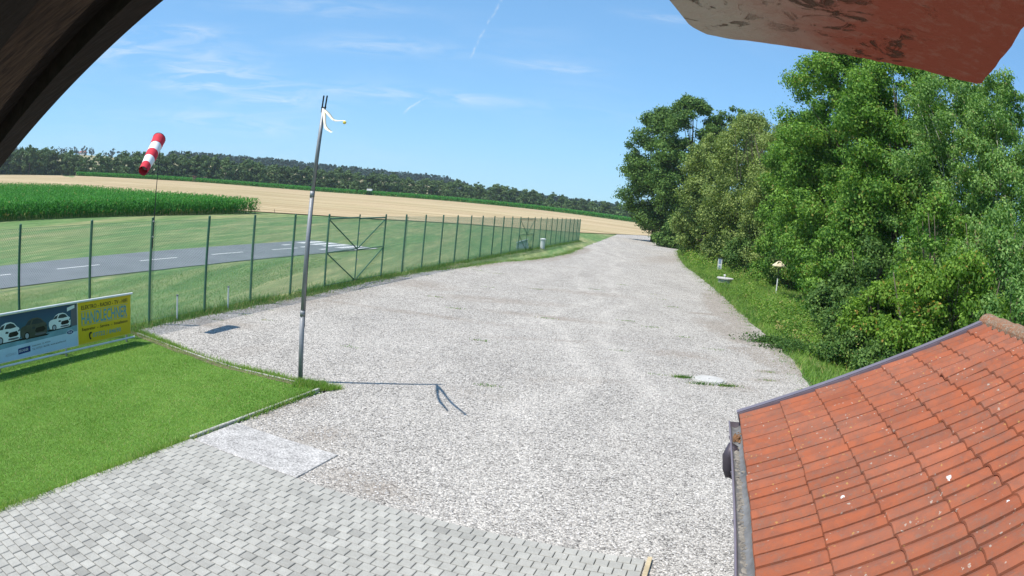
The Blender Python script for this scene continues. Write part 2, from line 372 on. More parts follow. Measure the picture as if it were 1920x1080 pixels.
leafmat('leaf_dark', (.030, .085, .020), (.19, .30, .075), None, .28, .25)
leafmat('leaf_olive', (.085, .145, .035), (.37, .44, .14), None, .32, .3)
leafmat('leaf_bright', (.036, .120, .016), (.275, .455, .080), (.22, .22, .05), .35, .35)
leafmat('leaf_birch', (.065, .16, .035), (.33, .50, .15), (.25, .24, .10), .38, .35)
leafmat('leaf_yellow', (.06, .145, .015), (.29, .45, .07), (.40, .26, .07), .40, .35)
leafmat('leaf_far', (.06, .11, .045), (.18, .25, .10), None, .2, .1)
leafmat('leaf_far_light', (.060, .10, .045), (.105, .15, .06), None, .2, .1)
leafmat('leaf_hill', (.032, .060, .052), (.050, .085, .065), None, .1, .05)  # bluish cast puts distance haze into the leaf colour
leafmat('grass_blade', (.14, .27, .045), (.32, .46, .12), (.42, .40, .18), .35, .15)
leafmat('meadow_blade', (.12, .24, .07), (.20, .32, .10), (.38, .33, .17), .35, .1)
leafmat('weed_leaf', (.05, .14, .022), (.30, .44, .09), (.40, .34, .14), .38, .25)
leafmat('corn_leaf', (.022, .135, .018), (.085, .30, .045), (.26, .27, .08), .32, .3)

# ---------------------------------------------------------------- mesh helpers
def link(o): COL.objects.link(o); return o
def tag(o, label=None, cat=None, group=None, kind=None):
    if label: o['label'] = label
    if cat: o['category'] = cat
    if group: o['group'] = group
    if kind: o['kind'] = kind
    return o
def thing(name, label, cat, loc=(0, 0, 0), group=None):
    o = bpy.data.objects.new(name, None); o.location = loc; o.empty_display_size = .2; link(o)
    return tag(o, label, cat, group)
class MB:
    def __init__(s): s.v = []; s.f = []
    def add(s, vs, fs):
        k = len(s.v); s.v += [tuple(v) for v in vs]; s.f += [tuple(i+k for i in f) for f in fs]; return s
    def box(s, c, size, ax=None):
        """box by centre, size and three axes"""
        c = Vector(c); A = ax or (Vector((1, 0, 0)), Vector((0, 1, 0)), Vector((0, 0, 1)))
        h = [x/2 for x in size]; vs = []
        for i in (-1, 1):
            for j in (-1, 1):
                for k in (-1, 1): vs.append(c+A[0]*h[0]*i+A[1]*h[1]*j+A[2]*h[2]*k)
        return s.add(vs, [(0, 1, 3, 2), (4, 6, 7, 5), (0, 4, 5, 1), (2, 3, 7, 6), (0, 2, 6, 4), (1, 5, 7, 3)])
    def bevbox(s, c, size, ax=None, b=.006):
        """box with chamfered top edges (top = third axis)"""
        c = Vector(c); A = ax or (Vector((1, 0, 0)), Vector((0, 1, 0)), Vector((0, 0, 1)))
        hx, hy, hz = [x/2 for x in size]; vs = []
        for (dx, dy, z) in ((hx, hy, -hz), (hx, hy, hz-b), (hx-b, hy-b, hz)):
            for (i, j) in ((-1, -1), (1, -1), (1, 1), (-1, 1)): vs.append(c+A[0]*dx*i+A[1]*dy*j+A[2]*z)
        fs = [(8, 9, 10, 11)]
        for l in (0, 4):
            for i in range(4): fs.append((l+i, l+(i+1) % 4, l+4+(i+1) % 4, l+4+i))
        return s.add(vs, fs)
    def tube(s, pts, rad, n=8, cap=True):
        pts = [Vector(p) for p in pts]; rad = rad if isinstance(rad, (list, tuple)) else [rad]*len(pts)
        vs = []; up = None
        for i, p in enumerate(pts):
            d = (pts[min(i+1, len(pts)-1)]-pts[max(i-1, 0)]).normalized()
            if up is None: up = d.orthogonal().normalized()
            up = (up-d*up.dot(d)); up = up.normalized() if up.length > 1e-6 else d.orthogonal().normalized()
            w = d.cross(up)
            for k in range(n):
                a = 2*math.pi*k/n; vs.append(p+(up*math.cos(a)+w*math.sin(a))*rad[i])
        fs = []
        for i in range(len(pts)-1):
            for k in range(n): fs.append((i*n+k, i*n+(k+1) % n, (i+1)*n+(k+1) % n, (i+1)*n+k))
        if cap: fs.append(tuple(reversed(range(n)))); fs.append(tuple((len(pts)-1)*n+k for k in range(n)))
        return s.add(vs, fs)
    def lathe(s, c, prof, n=24, zax=None):
        c = Vector(c); vs = []
        for (r, z) in prof:
            for k in range(n):
                a = 2*math.pi*k/n; vs.append(c+Vector((r*math.cos(a), r*math.sin(a), z)))
        fs = []
        for i in range(len(prof)-1):
            for k in range(n): fs.append((i*n+k, i*n+(k+1) % n, (i+1)*n+(k+1) % n, (i+1)*n+k))
        fs.append(tuple((len(prof)-1)*n+k for k in range(n)))
        return s.add(vs, fs)
    def build(s, name, m, parent=None, smooth=False, tint=None):
        me = bpy.data.meshes.new(name)
        off = Vector(parent.location) if parent is not None and parent.parent is None else Vector((0, 0, 0))
        if parent is not None and parent.parent is not None: off = Vector(parent.parent.location)+Vector(parent.location)
        me.from_pydata([tuple(Vector(v)-off) for v in s.v], [], s.f)
        me.materials.append(MATS[m]); me.validate(); me.update()
        if smooth: me.polygons.foreach_set('use_smooth', [True]*len(me.polygons))
        if tint is not None:
            a = me.attributes.new('tint', 'FLOAT', 'POINT'); a.data.foreach_set('value', np.full(len(me.vertices), tint) if np.isscalar(tint) else tint)
        o = link(bpy.data.objects.new(name, me))
        if parent is not None: o.parent = parent
        return o
def np_obj(name, v, f, m, parent=None, tint=None, smooth=False):
    """mesh from numpy arrays: v (N,3), f (M,k)"""
    me = bpy.data.meshes.new(name); k = f.shape[1]
    me.vertices.add(len(v)); me.vertices.foreach_set('co', v.astype(np.float32).ravel())
    me.loops.add(f.size); me.loops.foreach_set('vertex_index', f.astype(np.int32).ravel())
    me.polygons.add(len(f)); me.polygons.foreach_set('loop_start', np.arange(0, f.size, k, dtype=np.int32))
    me.update(calc_edges=True)
    me.materials.append(MATS[m])
    if smooth: me.polygons.foreach_set('use_smooth', np.ones(len(f), bool))
    if tint is not None:
        a = me.attributes.new('tint', 'FLOAT', 'POINT'); a.data.foreach_set('value', tint.astype(np.float32))
    o = link(bpy.data.objects.new(name, me))
    if parent is not None: o.parent = parent
    return o
def copy_tree(o, parent=None):
    c = o.copy(); link(c)
    if parent is not None: c.parent = parent
    for ch in list(o.children): copy_tree(ch, c)
    return c
def sheet(name, poly, z, m, jitter=0.0, step=.5, kind='structure', parent=None):
    """flat ground sheet with slightly ragged outline"""
    pts = []
    for i, p in enumerate(poly):
        q = poly[(i+1) % len(poly)]; L = math.dist(p, q); n = max(1, int(L/step)) if jitter else 1
        for k in range(n):
            t = k/n; x = p[0]+(q[0]-p[0])*t; y = p[1]+(q[1]-p[1])*t
            if jitter: x += random.uniform(-jitter, jitter); y += random.uniform(-jitter, jitter)
            pts.append(Vector((x, y, 0)))
    tris = tessellate_polygon([pts])
    me = bpy.data.meshes.new(name)
    nv = []
    for t in tris:
        a, b, c = (pts[i] for i in t)
        nv.append(t if (b-a).cross(c-a).z > 0 else (t[0], t[2], t[1]))
    me.from_pydata([(p.x, p.y, z+(zt1(p.x, p.y) if math.hypot(p.x, p.y) > 80 else 0)) for p in pts], [], nv)
    me.materials.append(MATS[m])
    o = link(bpy.data.objects.new(name, me))
    if kind: o['kind'] = kind
    if parent is not None: o.parent = parent
    return o

# ---------------------------------------------------------------- terrain
AZK = np.array([-180, -110, -60, -47, -39, -27, -21, -16, -12, -5, 1, 5, 10, 20, 60, 110, 180.])
ZK = np.array([0, 5, 7.2, 6.9, 6.2, 4.4, 3.3, 2.65, 2.55, 2.6, 2.44, 2.1, 1.55, 1.2, 1.0, 1, 0.])
DK = np.array([85, 85, 85, 85, 85, 85, 88, 92, 95, 100, 110, 118, 148, 190, 190, 120, 85.])
def zt(x, y):
    x = np.asarray(x, float); y = np.asarray(y, float)
    d = np.hypot(x, y); a = np.degrees(np.arctan2(x, y))
    z3 = np.interp(a, AZK, ZK); d0 = np.interp(a, AZK, DK)
    return z3*np.clip((d-d0)/(300-d0), 0, 1)+np.clip(d-300, 0, 160)*.006
def zt1(x, y): return float(zt(x, y))
def polar_grid(azs, ds, zf, name, m, kind='structure'):
    A, D = np.meshgrid(np.radians(azs), ds, indexing='ij')
    X = np.sin(A)*D; Y = np.cos(A)*D; Z = zf(X, Y)
    v = np.stack([X, Y, Z], -1).reshape(-1, 3); n, k = len(azs), len(ds)
    i = np.arange(n-1)[:, None]*k+np.arange(k-1)[None]
    f = np.stack([i, i+1, i+k+1, i+k], -1).reshape(-1, 4)
    o = np_obj(name, v, f, m, smooth=False); o['kind'] = kind
    return o
AZG = np.arange(-180, 181, 1.5)
polar_grid(AZG, np.array([0.0, 10, 25, 50, 70, 85, 92, 100, 110, 120, 135, 150, 170, 190, 210, 240, 270, 300, 330, 380, 460]), lambda x, y: zt(x, y)-.02, 'ground', 'meadow')
# hills beyond the tree line
HK = np.array([-180, -90, -60, -50, -38, -31, -26, -21, -16, -12, -6, -4.5, -3, 1, 5, 10, 60, 180.])
HE = np.array([.5, 1.5, 2.1, 2.15, 2.15, 1.72, 1.62, 1.42, 1.14, 1.02, .84, .5, .35, .3, .15, .1, .1, .5])
def zh(x, y):
    d = np.hypot(x, y); a = np.degrees(np.arctan2(x, y)); zb = zt(x, y)
    top = 3.7+1000*np.tan(np.radians(np.interp(a, HK, HE)))
    s = np.clip((d-455)/545, 0, 1); s = s*s*(3-2*s)
    r = np.clip((d-1000)/1500, 0, 1)
    return zb+(np.maximum(top, zb)-zb)*s-r*r*30-.05
polar_grid(AZG, np.concatenate([np.arange(455, 1080, 25), [1200, 1500, 2200]]), zh, 'hills', 'hill_ground')

def polar_sheet(name, a0, a1, near, far, lift, m, nd=10):
    azs = np.arange(a0, a1+.1, 1.5)
    T = np.linspace(0, 1, nd); A = np.radians(azs)[:, None]
    D = near(azs)[:, None]*(1-T)+far(azs)[:, None]*T
    X = np.sin(A)*D; Y = np.cos(A)*D; Z = zt(X, Y)+lift
    v = np.stack([X, Y, Z], -1).reshape(-1, 3); n, k = len(azs), nd
    i = np.arange(n-1)[:, None]*k+np.arange(k-1)[None]
    o = np_obj(name, v, np.stack([i, i+1, i+k+1, i+k], -1).reshape(-1, 4), m); o['kind'] = 'structure'
    return o
NA = [-75, -47, -30, -21, -11.6, -.5, 5, 8, 11.4, 20, 40]; ND = [130, 112, 100, 97.5, 99, 112, 122, 141, 166, 190, 200]
polar_sheet('stubble_field', -75, 40.5, lambda a: np.interp(a, NA, ND), lambda a: np.where(a < -39.5, 398., 302.), .10, 'stubble', 14)

# ---------------------------------------------------------------- ground sheets
road_R = [(6.4, -6), (7.2, 6), (7.6, 12), (8.05, 16.4), (8.9, 20), (9.35, 22.6), (9.7, 25.5), (10.15, 28.8), (11.1, 34.5), (12.2, 41.2), (13.6, 51), (14.95, 61.3), (17.6, 76), (21.0, 92), (26.2, 112), (33, 140), (43, 168), (62, 205)]
road_L = [(52, 215), (30, 178), (22, 152), (17.8, 132), (14.2, 113), (10.2, 92), (7.9, 80), (6.6, 73), (4.4, 61), (2.6, 54.5), (.8, 49.0), (-1.0, 45.3), (-3.0, 38.6), (-4.6, 34.6), (-5.9, 28.8), (-7.2, 23), (-8.25, 18.7), (-8.95, 16.3), (-9.3, 14.9)]
sheet('gravel_lot', [(-9.12, 14.42), (-7.37, 13.70), (-5.58, 12.98), (-4.4, 12.78), (-3.33, 12.5), (-4.47, 8.6), (-5.6, 4.6), (-8, -6)]+road_R+road_L, .008, 'gravel', .12, .5)
sheet('lawn', [(-3.36, 12.45), (-4.42, 12.76), (-5.6, 12.95), (-7.4, 13.66), (-9.1, 14.4), (-9.6, 14.6), (-9.75, 14.0), (-11.5, 6.5), (-14, -6), (-8.1, -6), (-5.60, 4.63), (-4.50, 8.45)], .014, 'lawn_ground', .02, .5)
sheet('grass_verge', [(x+.05, y) for x, y in road_R[2:]]+[(90, 200), (90, 60), (60, 10), (30, 4), (9, 4)], .002, 'verge_ground', .15, .6)
# runway of the model airfield
run = sheet('runway', [(-24.6, -9), (-17.68, 16.6), (-14.95, 26.2), (-12.4, 35.6), (-9.75, 45.2), (-9.1, 47.3), (-14.75, 49.7), (-16.3, 43.8), (-20.77, 27.64), (-22.7, 20.4), (-31.0, -10)], .012, 'asphalt', .03, 1.0)
RD = Vector((math.sin(R(16.0)), math.cos(R(16.0)), 0)); RP = Vector((math.cos(R(16.0)), -math.sin(R(16.0)), 0))
def strip(name, c, L, w, parent, m='road_paint', z=.018, D=RD, Pp=RP):
    c = Vector((c[0], c[1], z)); mb = MB()
    mb.add([c-D*L/2-Pp*w/2, c-D*L/2+Pp*w/2, c+D*L/2+Pp*w/2, c+D*L/2-Pp*w/2], [(0, 1, 2, 3)])
    return mb.build(name, m, parent)
c0 = Vector((-18.76, 23.87, 0)); cd = (Vector((-13.8, 40.76, 0))-c0).normalized()
cpd = Vector((cd.y, -cd.x, 0))
for k in range(-6, 4): strip('centre_line_dash', c0+cd*5.87*k, 2.9, .16, run, D=cd, Pp=cpd)
e0 = Vector((-12.0, 46.7, 0))
for k in range(5): strip('threshold_stripe', e0+RP*(k-2)*1.13+RD*(.12*(2-k)), 3.1, .62, run)
for k in (-1, 0, 1): strip('threshold_stripe', e0-RD*3.6+RP*(k*1.5-.3), .9, .32, run)

# soil and dry rim where the lawn meets the gravel
sheet('soil_strip', [(-9.3, 14.62), (-7.42, 13.84), (-5.6, 13.12), (-4.4, 12.92), (-3.2, 12.75), (-3.3, 12.35), (-4.5, 12.62), (-5.65, 12.82), (-7.5, 13.52), (-9.3, 14.3)], .017, 'soil', .035, .25)

# ---------------------------------------------------------------- paved terrace
EX = Vector((math.cos(R(16.3)), -math.sin(R(16.3)), 0)); EY = Vector((-math.sin(R(16.3)), -math.cos(R(16.3)), 0)); EZ = Vector((0, 0, 1))
K0 = Vector((-4.455, 8.63, 0))
terr = thing('paving', 'grey concrete block paving between lawn and gravel in the foreground', 'paving', K0); terr['kind'] = 'structure'
del terr['category']; del terr['label']
mb = MB(); mb.box(K0+EX*3.22+EY*5.0+EZ*.010, (6.44, 10.0, .012), (EX, EY, EZ)); mb.build('bedding', 'joint_sand', terr)
PW, PH = .1545, .163
variants = []
for k in range(9):
    m_ = MB(); m_.bevbox((0, 0, 0), (PW-.009, PH-.009, .040), (EX, EY, EZ), .006)
    me = bpy.data.meshes.new('paver'); me.from_pydata(m_.v, [], m_.f); me.materials.append(MATS['paver_concrete'])
    a = me.attributes.new('tint', 'FLOAT', 'POINT'); a.data.foreach_set('value', np.full(len(me.vertices), [0.0, .3, .5, .6, .68, .75, .83, .9, 1.0][k]))
    variants.append(me)
cells = []
for r in range(60):
    n = 42
    for c in range(n+(r % 2)):
        u = (c+.5-(.5 if r % 2 else 0))*PW; w = PW
        if r % 2 and c == 0: u = PW*.25; w = PW/2
        if r % 2 and c == n: u = n*PW-PW*.25; w = PW/2
        p = K0+EX*u+EY*(r+.5)*PH
        cells.append((p, w))
def in_view(p):
    d = Vector((p.x, p.y, p.z-HC)).normalized()
    Z = -d.dot(az_); X = d.dot(ax); Y = d.dot(ay)
    th = math.acos(max(-1, min(1, Z))); r = th/.7331
    for _ in range(12): r -= (.7331*r+.1201*r**3-th)/(.7331+.3603*r*r)
    n = math.hypot(X, Y); return abs(r*X/n) < .97 and abs(r*Y/n) < .55 and Z > 0
vis = [c for c in cells if in_view(c[0])]
vis.sort(key=lambda c: (c[0]-Vector((0, 0, HC))).length)
ids = set(id(c) for c in vis[:298])
wts = [1, 2, 5, 8, 9, 9, 9, 8, 3]
rest = MB(); rt = []
for c in cells:
    p, w = c
    q = p+EZ*(.026+random.uniform(-.0025, .0025))
    k = random.choices(range(9), wts)[0]
    if w < PW*.9 or id(c) not in ids:
        tl = EZ+EX*random.uniform(-.012, .012)+EY*random.uniform(-.012, .012); tl.normalize()
        rest.bevbox(q, (w-.009, PH-.009, .040), (EX, EY, tl), .006)
        rt += [[0.0, .3, .5, .6, .68, .75, .83, .9, 1.0][k]]*12
    else:
        o = link(bpy.data.objects.new('paver', variants[k])); o.parent = terr; o.location = q-K0
        o.rotation_euler = (random.uniform(-.01, .01), random.uniform(-.01, .01), random.uniform(-.012, .012))
o = rest.build('paver_field', 'paver_concrete', terr, tint=np.array(rt)); o['kind'] = 'stuff'

# exposed aggregate slab beside the paving
sl = MB(); sl.bevbox(K0+EX*1.0-EY*.62+EZ*.004, (1.95, 1.15, .05), (EX, EY, EZ), .006)
o = sl.build('slab', 'exposed_aggregate'); tag(o, 'pale washed concrete slab between lawn kerb and the grey pavers', 'concrete slab')
# kerb between lawn and gravel
kb = thing('kerb', 'low concrete edging along the lawn from the pavers to the flagpole', 'kerb', K0)
for k in range(4):
    m_ = MB(); c = K0-EX*.03-EY*(k*.98+.5)+EZ*.005
    L = .97
    m_.bevbox(c+EZ*random.uniform(-.006, .004), (.05, L, .12), (EX, EY, EZ), .008); m_.build('kerb_stone', 'kerb_concrete', kb)
# thin edging between lawn and the far gravel
k2 = thing('edging', 'narrow concrete edging between the lawn tip and the gravel near the hoardings', 'edging', (-6.3, 13.3, 0))
pp_ = [(-9.05, 14.42), (-8.1, 14.04), (-7.2, 13.65), (-6.3, 13.28), (-5.4, 12.97), (-4.45, 12.80), (-3.6, 12.62)]
for a, b in zip(pp_[:-1], pp_[1:]):
    A, B = Vector((*a, 0)), Vector((*b, 0)); d = (B-A).normalized(); m_ = MB()
    m_.bevbox((A+B)/2+EZ*.01, ((B-A).length-.01, .05, .05), (d, EZ.cross(d), EZ), .005); m_.build('edging_stone', 'kerb_concrete', k2)
# loose timber batten at the right end of the paving
bt = MB(); bt.bevbox(K0+EX*(42*PW+.045)+EY*.55+EZ*.03, (.055, 1.2, .06), (EX, EY, EZ), .004)
tag(bt.build('batten', 'pale_wood'), 'pale yellow timber batten edging the right end of the pavers', 'timber batten')

# ---------------------------------------------------------------- fence
FD = Vector((math.sin(R(13)), math.cos(R(13)), 0)); FP = Vector((math.cos(R(13)), -math.sin(R(13)), 0))
FO = Vector((-9.43, 15.55, 0)); FH = 2.79
def fpt(s, z=0.0, off=0.0): return FO+FD*s+FP*off+EZ*z
posts = [-10.3, -7.65, -5.0, -2.37, .14, 2.83, 5.42, 8.04, 10.68, 16.07, 18.54, 21.2, 23.94, 26.48, 29.27, 31.8, 34.68, 37.25, 39.92, 42.62, 48.2, 50.9, 53.7, 56.5, 59.23, 62.1, 64.72, 67.6, 70.65, 73.3, 75.75]
fence = thing('fence', 'tall green chain link fence along the left of the gravel lot', 'fence', FO)
m0 = MB(); m0.tube([(0, 0, -.1), (0, 0, FH)], .040, 8); m0.tube([(0, 0, FH), (0, 0, FH+.02)], [.034, .012], 8)
me_post = bpy.data.meshes.new('post'); me_post.from_pydata(m0.v, [], m0.f); me_post.materials.append(MATS['green_paint'])
for s in posts:
    o = link(bpy.data.objects.new('post', me_post)); o.parent = fence; o.location = fpt(s)-FO
    o.rotation_euler = (random.uniform(-.006, .006), random.uniform(-.006, .006), random.uniform(0, 3))
def mesh_panel(L, H, pitch=.072, r=.0030):
    """chain link: two families of diagonal wires, as thin three-sided prisms"""
    V = []; F = []
    def wire(p, q, oy):
        d = np.array(q)-np.array(p); d = d/np.hypot(*d); n = np.array([-d[1], d[0]])
        k = len(V)
        for (x, z) in (p, q):
            V.extend([(x+n[0]*r, oy, z+n[1]*r), (x-n[0]*r, oy, z-n[1]*r), (x, oy+r*1.6, z)])
        F.extend([(k, k+1, k+4, k+3), (k+1, k+2, k+5, k+4), (k+2, k, k+3, k+5)])
    for sgn, oy in ((1, 0.0), (-1, .004)):
        c = -H if sgn > 0 else 0
        t = c
        while t < (L if sgn > 0 else L+H):
            # line x = t + sgn*z
            z0, z1 = 0.0, H
            if sgn > 0:
                z0 = max(0.0, -t); z1 = min(H, L-t)
            else:
                z0 = max(0.0, t-L); z1 = min(H, t)
            if z1 > z0+.01: wire((t+sgn*z0, z0), (t+sgn*z1, z1), oy)
            t += pitch
    return np.array(V), np.array(F)
PV, PF = mesh_panel(2.65, 2.62)
Xf = np.array(FD); Yf = np.array(FP)
PV3 = PV[:, :1]*Xf+PV[:, 1:2]*Yf+PV[:, 2:3]*np.array([0, 0, 1.0])
wp = None
for a, b in zip(posts[:-1], posts[1:]):
    if abs(b-a) > 4: continue
    if wp is None:
        wp = np_obj('wire_mesh', PV3, PF, 'green_wire', fence); w = wp
    else:
        w = wp.copy(); link(w)
    w.location = fpt(a, .08, .035)-FO; w['kind'] = 'stuff'
for (s0, s1) in ((-10.3, 10.68), (16.07, 42.62), (48.2, 75.75)):
    for z in (.12, 1.4, 2.70):
        m_ = MB(); n = max(2, int((s1-s0)/2.65)); pts = []
        m_.tube([fpt(s0, z, .036), fpt(s1, z, .036)], .0035, 4); m_.build('tension_wire', 'green_wire', fence)
def gate(s0, s1, label):
    g = thing('gate', label, 'gate', fpt(s0)); c = (s0+s1)/2; r = .030
    def bar(a, b, rad=r, nm='bar'):
        m_ = MB(); m_.tube([a, b], rad, 8); return m_.build(nm, 'green_paint', g)
    bar(fpt(c, .03), fpt(c, FH-.0), .030, 'centre_post')
    for (a, b) in ((s0+.05, c-.03), (c+.03, s1-.05)):
        bar(fpt(a, 2.62), fpt(b, 2.66), r, 'top_rail'); bar(fpt(a, 1.34), fpt(b, 1.38), r*.8, 'middle_rail'); bar(fpt(a, .10), fpt(b, .10), r*.7, 'bottom_rail')
    bar(fpt(s0+.06, 2.56), fpt(c-.05, 1.40), r*.85, 'diagonal_brace'); bar(fpt(s1-.06, 2.56), fpt(c+.05, 1.40), r*.85, 'diagonal_brace')
    bar(fpt(s0+.06, 1.30), fpt(c-.05, .12), r*.85, 'diagonal_brace'); bar(fpt(s1-.06, 1.30), fpt(c+.05, .12), r*.85, 'diagonal_brace')
    for z in (2.02, .95):
        m_ = MB(); m_.tube([fpt(c, z, .03), fpt(c, z, .075)], .03, 8); m_.build('latch', 'galvanised_steel', g)
    for a in (s0, c):
        w = wp.copy(); link(w); w.parent = g; w.location = fpt(a+.03, .08, .03)-fpt(s0); w.scale = (1.0, 1, 1); w['kind'] = 'stuff'
    return g
gate(10.68, 16.07, 'green double gate with crossed braces in the fence just right of the flagpole')
gate(42.62, 48.2, 'far green double gate in the fence, beside the white bin')
g3 = thing('brace_frame', 'diagonal green brace closing the far end of the fence', 'fence brace', fpt(73.3))
for a, b in ((fpt(73.3, 2.6), fpt(75.0, 1.3)), (fpt(73.3, 1.3), fpt(75.0, .05))):
    m_ = MB(); m_.tube([a, b], .024, 6); m_.build('diagonal_brace', 'green_paint', g3)

# two short marker posts by the fence foot
for i, (x, y, lab) in enumerate(((-8.98, 16.73, 'short pale metal post at the fence foot, nearer the hoardings'), (-8.39, 19.29, 'short pale metal post at the fence foot, nearer the flagpole'))):
    t = thing('marker_post', lab, 'post', (x, y, 0), 'short posts at the fence foot')
    m_ = MB(); m_.tube([(x, y, -.05), (x, y, .67)], .025, 8); m_.build('post', 'white_paint', t)
    m_ = MB(); m_.tube([(x, y, .66), (x, y, .70)], .036, 8); m_.build('cap', 'galvanised_steel', t)

# ---------------------------------------------------------------- hoardings on a low rail
HO = Vector((-9.083, 11.932, 0)); HN = FP.copy()
def hp(s, z, off=0.0): return HO+FD*s+HN*off+EZ*z
rail = thing('railing', 'low white railing that carries the hoardings at the edge of the lawn', 'railing', HO)
for z, r in ((.125, .024), (1.155, .026)):
    m_ = MB(); m_.tube([hp(-7.5, z+.03, .045), hp(1.74 if z < 1 else 1.66, z, .045)], r, 8); m_.build('rail', 'white_paint', rail)
for s in (-7.4, -5.2, -3.0, -.75, 1.5):
    m_ = MB(); m_.tube([hp(s, -.05, -.03), hp(s, 1.14, -.03)], .026, 8); m_.build('post', 'galvanised_steel', rail)

def board(name, label, s0, s1, z0, z1, m):
    t = thing(name, label, 'hoarding', hp((s0+s1)/2, 0))
    m_ = MB(); m_.box(hp((s0+s1)/2, (z0+z1)/2), (s1-s0, .012, z1-z0), (FD, HN, EZ)); m_.build('panel', m, t)
    m_ = MB()
    for (a, b, c, d) in ((s0, s1, z1-.004, z1+.014), (s0, s1, z0-.012, z0+.004), (s0-.006, s0+.008, z0, z1), (s1-.008, s1+.006, z0, z1)):
        m_.box(hp((a+b)/2, (c+d)/2, .002), (b-a, .022, d-c), (FD, HN, EZ))
    m_.build('frame', 'white_paint' if m != 'print_yellow' else 'yellow_cloth', t)
    return t
def flat(t, name, pts, m, lay=1, label=None):
    """printed shape, a sheet just proud of the panel"""
    q = [hp(a, b, .0065+.0012*lay) for a, b in pts]
    tris = tessellate_polygon([[Vector((a, b, 0)) for a, b in pts]])
    m_ = MB(); m_.add(q, [tuple(x) for x in tris]); o = m_.build(name, m, t)
    if label: o['label'] = label
    return o
def text(t, name, s, x0, z0, width, height, m, lay=3, shear=0.0, bold=0.0, italic=0.0, split=False):
    cu = bpy.data.curves.new(name, 'FONT'); cu.body = s; cu.size = 1.0; cu.offset = bold; cu.shear = italic; cu.resolution_u = 3
    to = bpy.data.objects.new(name, cu); link(to); bpy.context.view_layer.update()
    me = bpy.data.meshes.new_from_object(to.evaluated_get(bpy.context.evaluated_depsgraph_get()))
    bpy.data.objects.remove(to); n = len(me.vertices); co = np.empty(n*3); me.vertices.foreach_get('co', co); co = co.reshape(-1, 3)
    mn, mx = co.min(0), co.max(0); off = Vector(t.location)
    u = (co[:, 0]-mn[0])/(mx[0]-mn[0])*width; w = (co[:, 1]-mn[1])/(mx[1]-mn[1])*height
    base = np.array(hp(x0, z0, .0065+.0012*lay)-off)
    P = base+u[:, None]*np.array(FD)+(w+shear*u)[:, None]*np.array([0, 0, 1.])
    me.vertices.foreach_set('co', P.ravel()); me.materials.clear(); me.materials.append(MATS[m]); me.update()
    if split:
        par = list(range(n))
        def fd(i):
            while par[i] != i: i = par[i]
            return i
        for p in me.polygons:
            r0 = fd(p.vertices[0])
            for v in p.vertices: par[fd(v)] = r0
        comp = {}
        for p in me.polygons: comp.setdefault(fd(p.vertices[0]), []).append(tuple(p.vertices))
        for fs in comp.values():
            ids_ = sorted({v for f in fs for v in f}); ix = {v: i for i, v in enumerate(ids_)}
            m2 = bpy.data.meshes.new('letter'); m2.from_pydata([tuple(P[v]) for v in ids_], [], [tuple(ix[v] for v in f) for f in fs]); m2.materials.append(MATS[m])
            o = link(bpy.data.objects.new('letter', m2)); o.parent = t
        return
    o = link(bpy.data.objects.new(name, me)); o.parent = t; o['kind'] = 'stuff'; return o

B2 = board('hoarding', 'yellow advertising board for an electrical shop with blue and black lettering', -.325, 1.625, .215, 1.125, 'print_yellow')
text(B2, 'lettering', 'ELEKTRO - RADIO - TV - HIFI', -.20, .965, 1.70, .088, 'print_black', bold=.012)
text(B2, 'lettering', 'HANDLECHNER', -.20, .635, 1.70, .27, 'print_teal', bold=.02, split=True)
for zz in (.612, .925): flat(B2, 'rule', [(-.21, zz), (1.51, zz), (1.51, zz+.008), (-.21, zz+.008)], 'print_teal')
text(B2, 'lettering', 'Reparatur  -  Service  -  Installation', -.19, .475, 1.70, .088, 'print_black', bold=.012)
text(B2, 'lettering', '07722 / 84690', .20, .315, 1.05, .10, 'print_teal', bold=.012)
flat(B2, 'handset', [(.07, .43), (.12, .45), (.165, .44), (.16, .405), (.125, .41), (.105, .385), (.10, .345), (.115, .32), (.14, .315), (.135, .28), (.10, .275), (.075, .30), (.055, .35), (.055, .40)], 'print_black', 3)

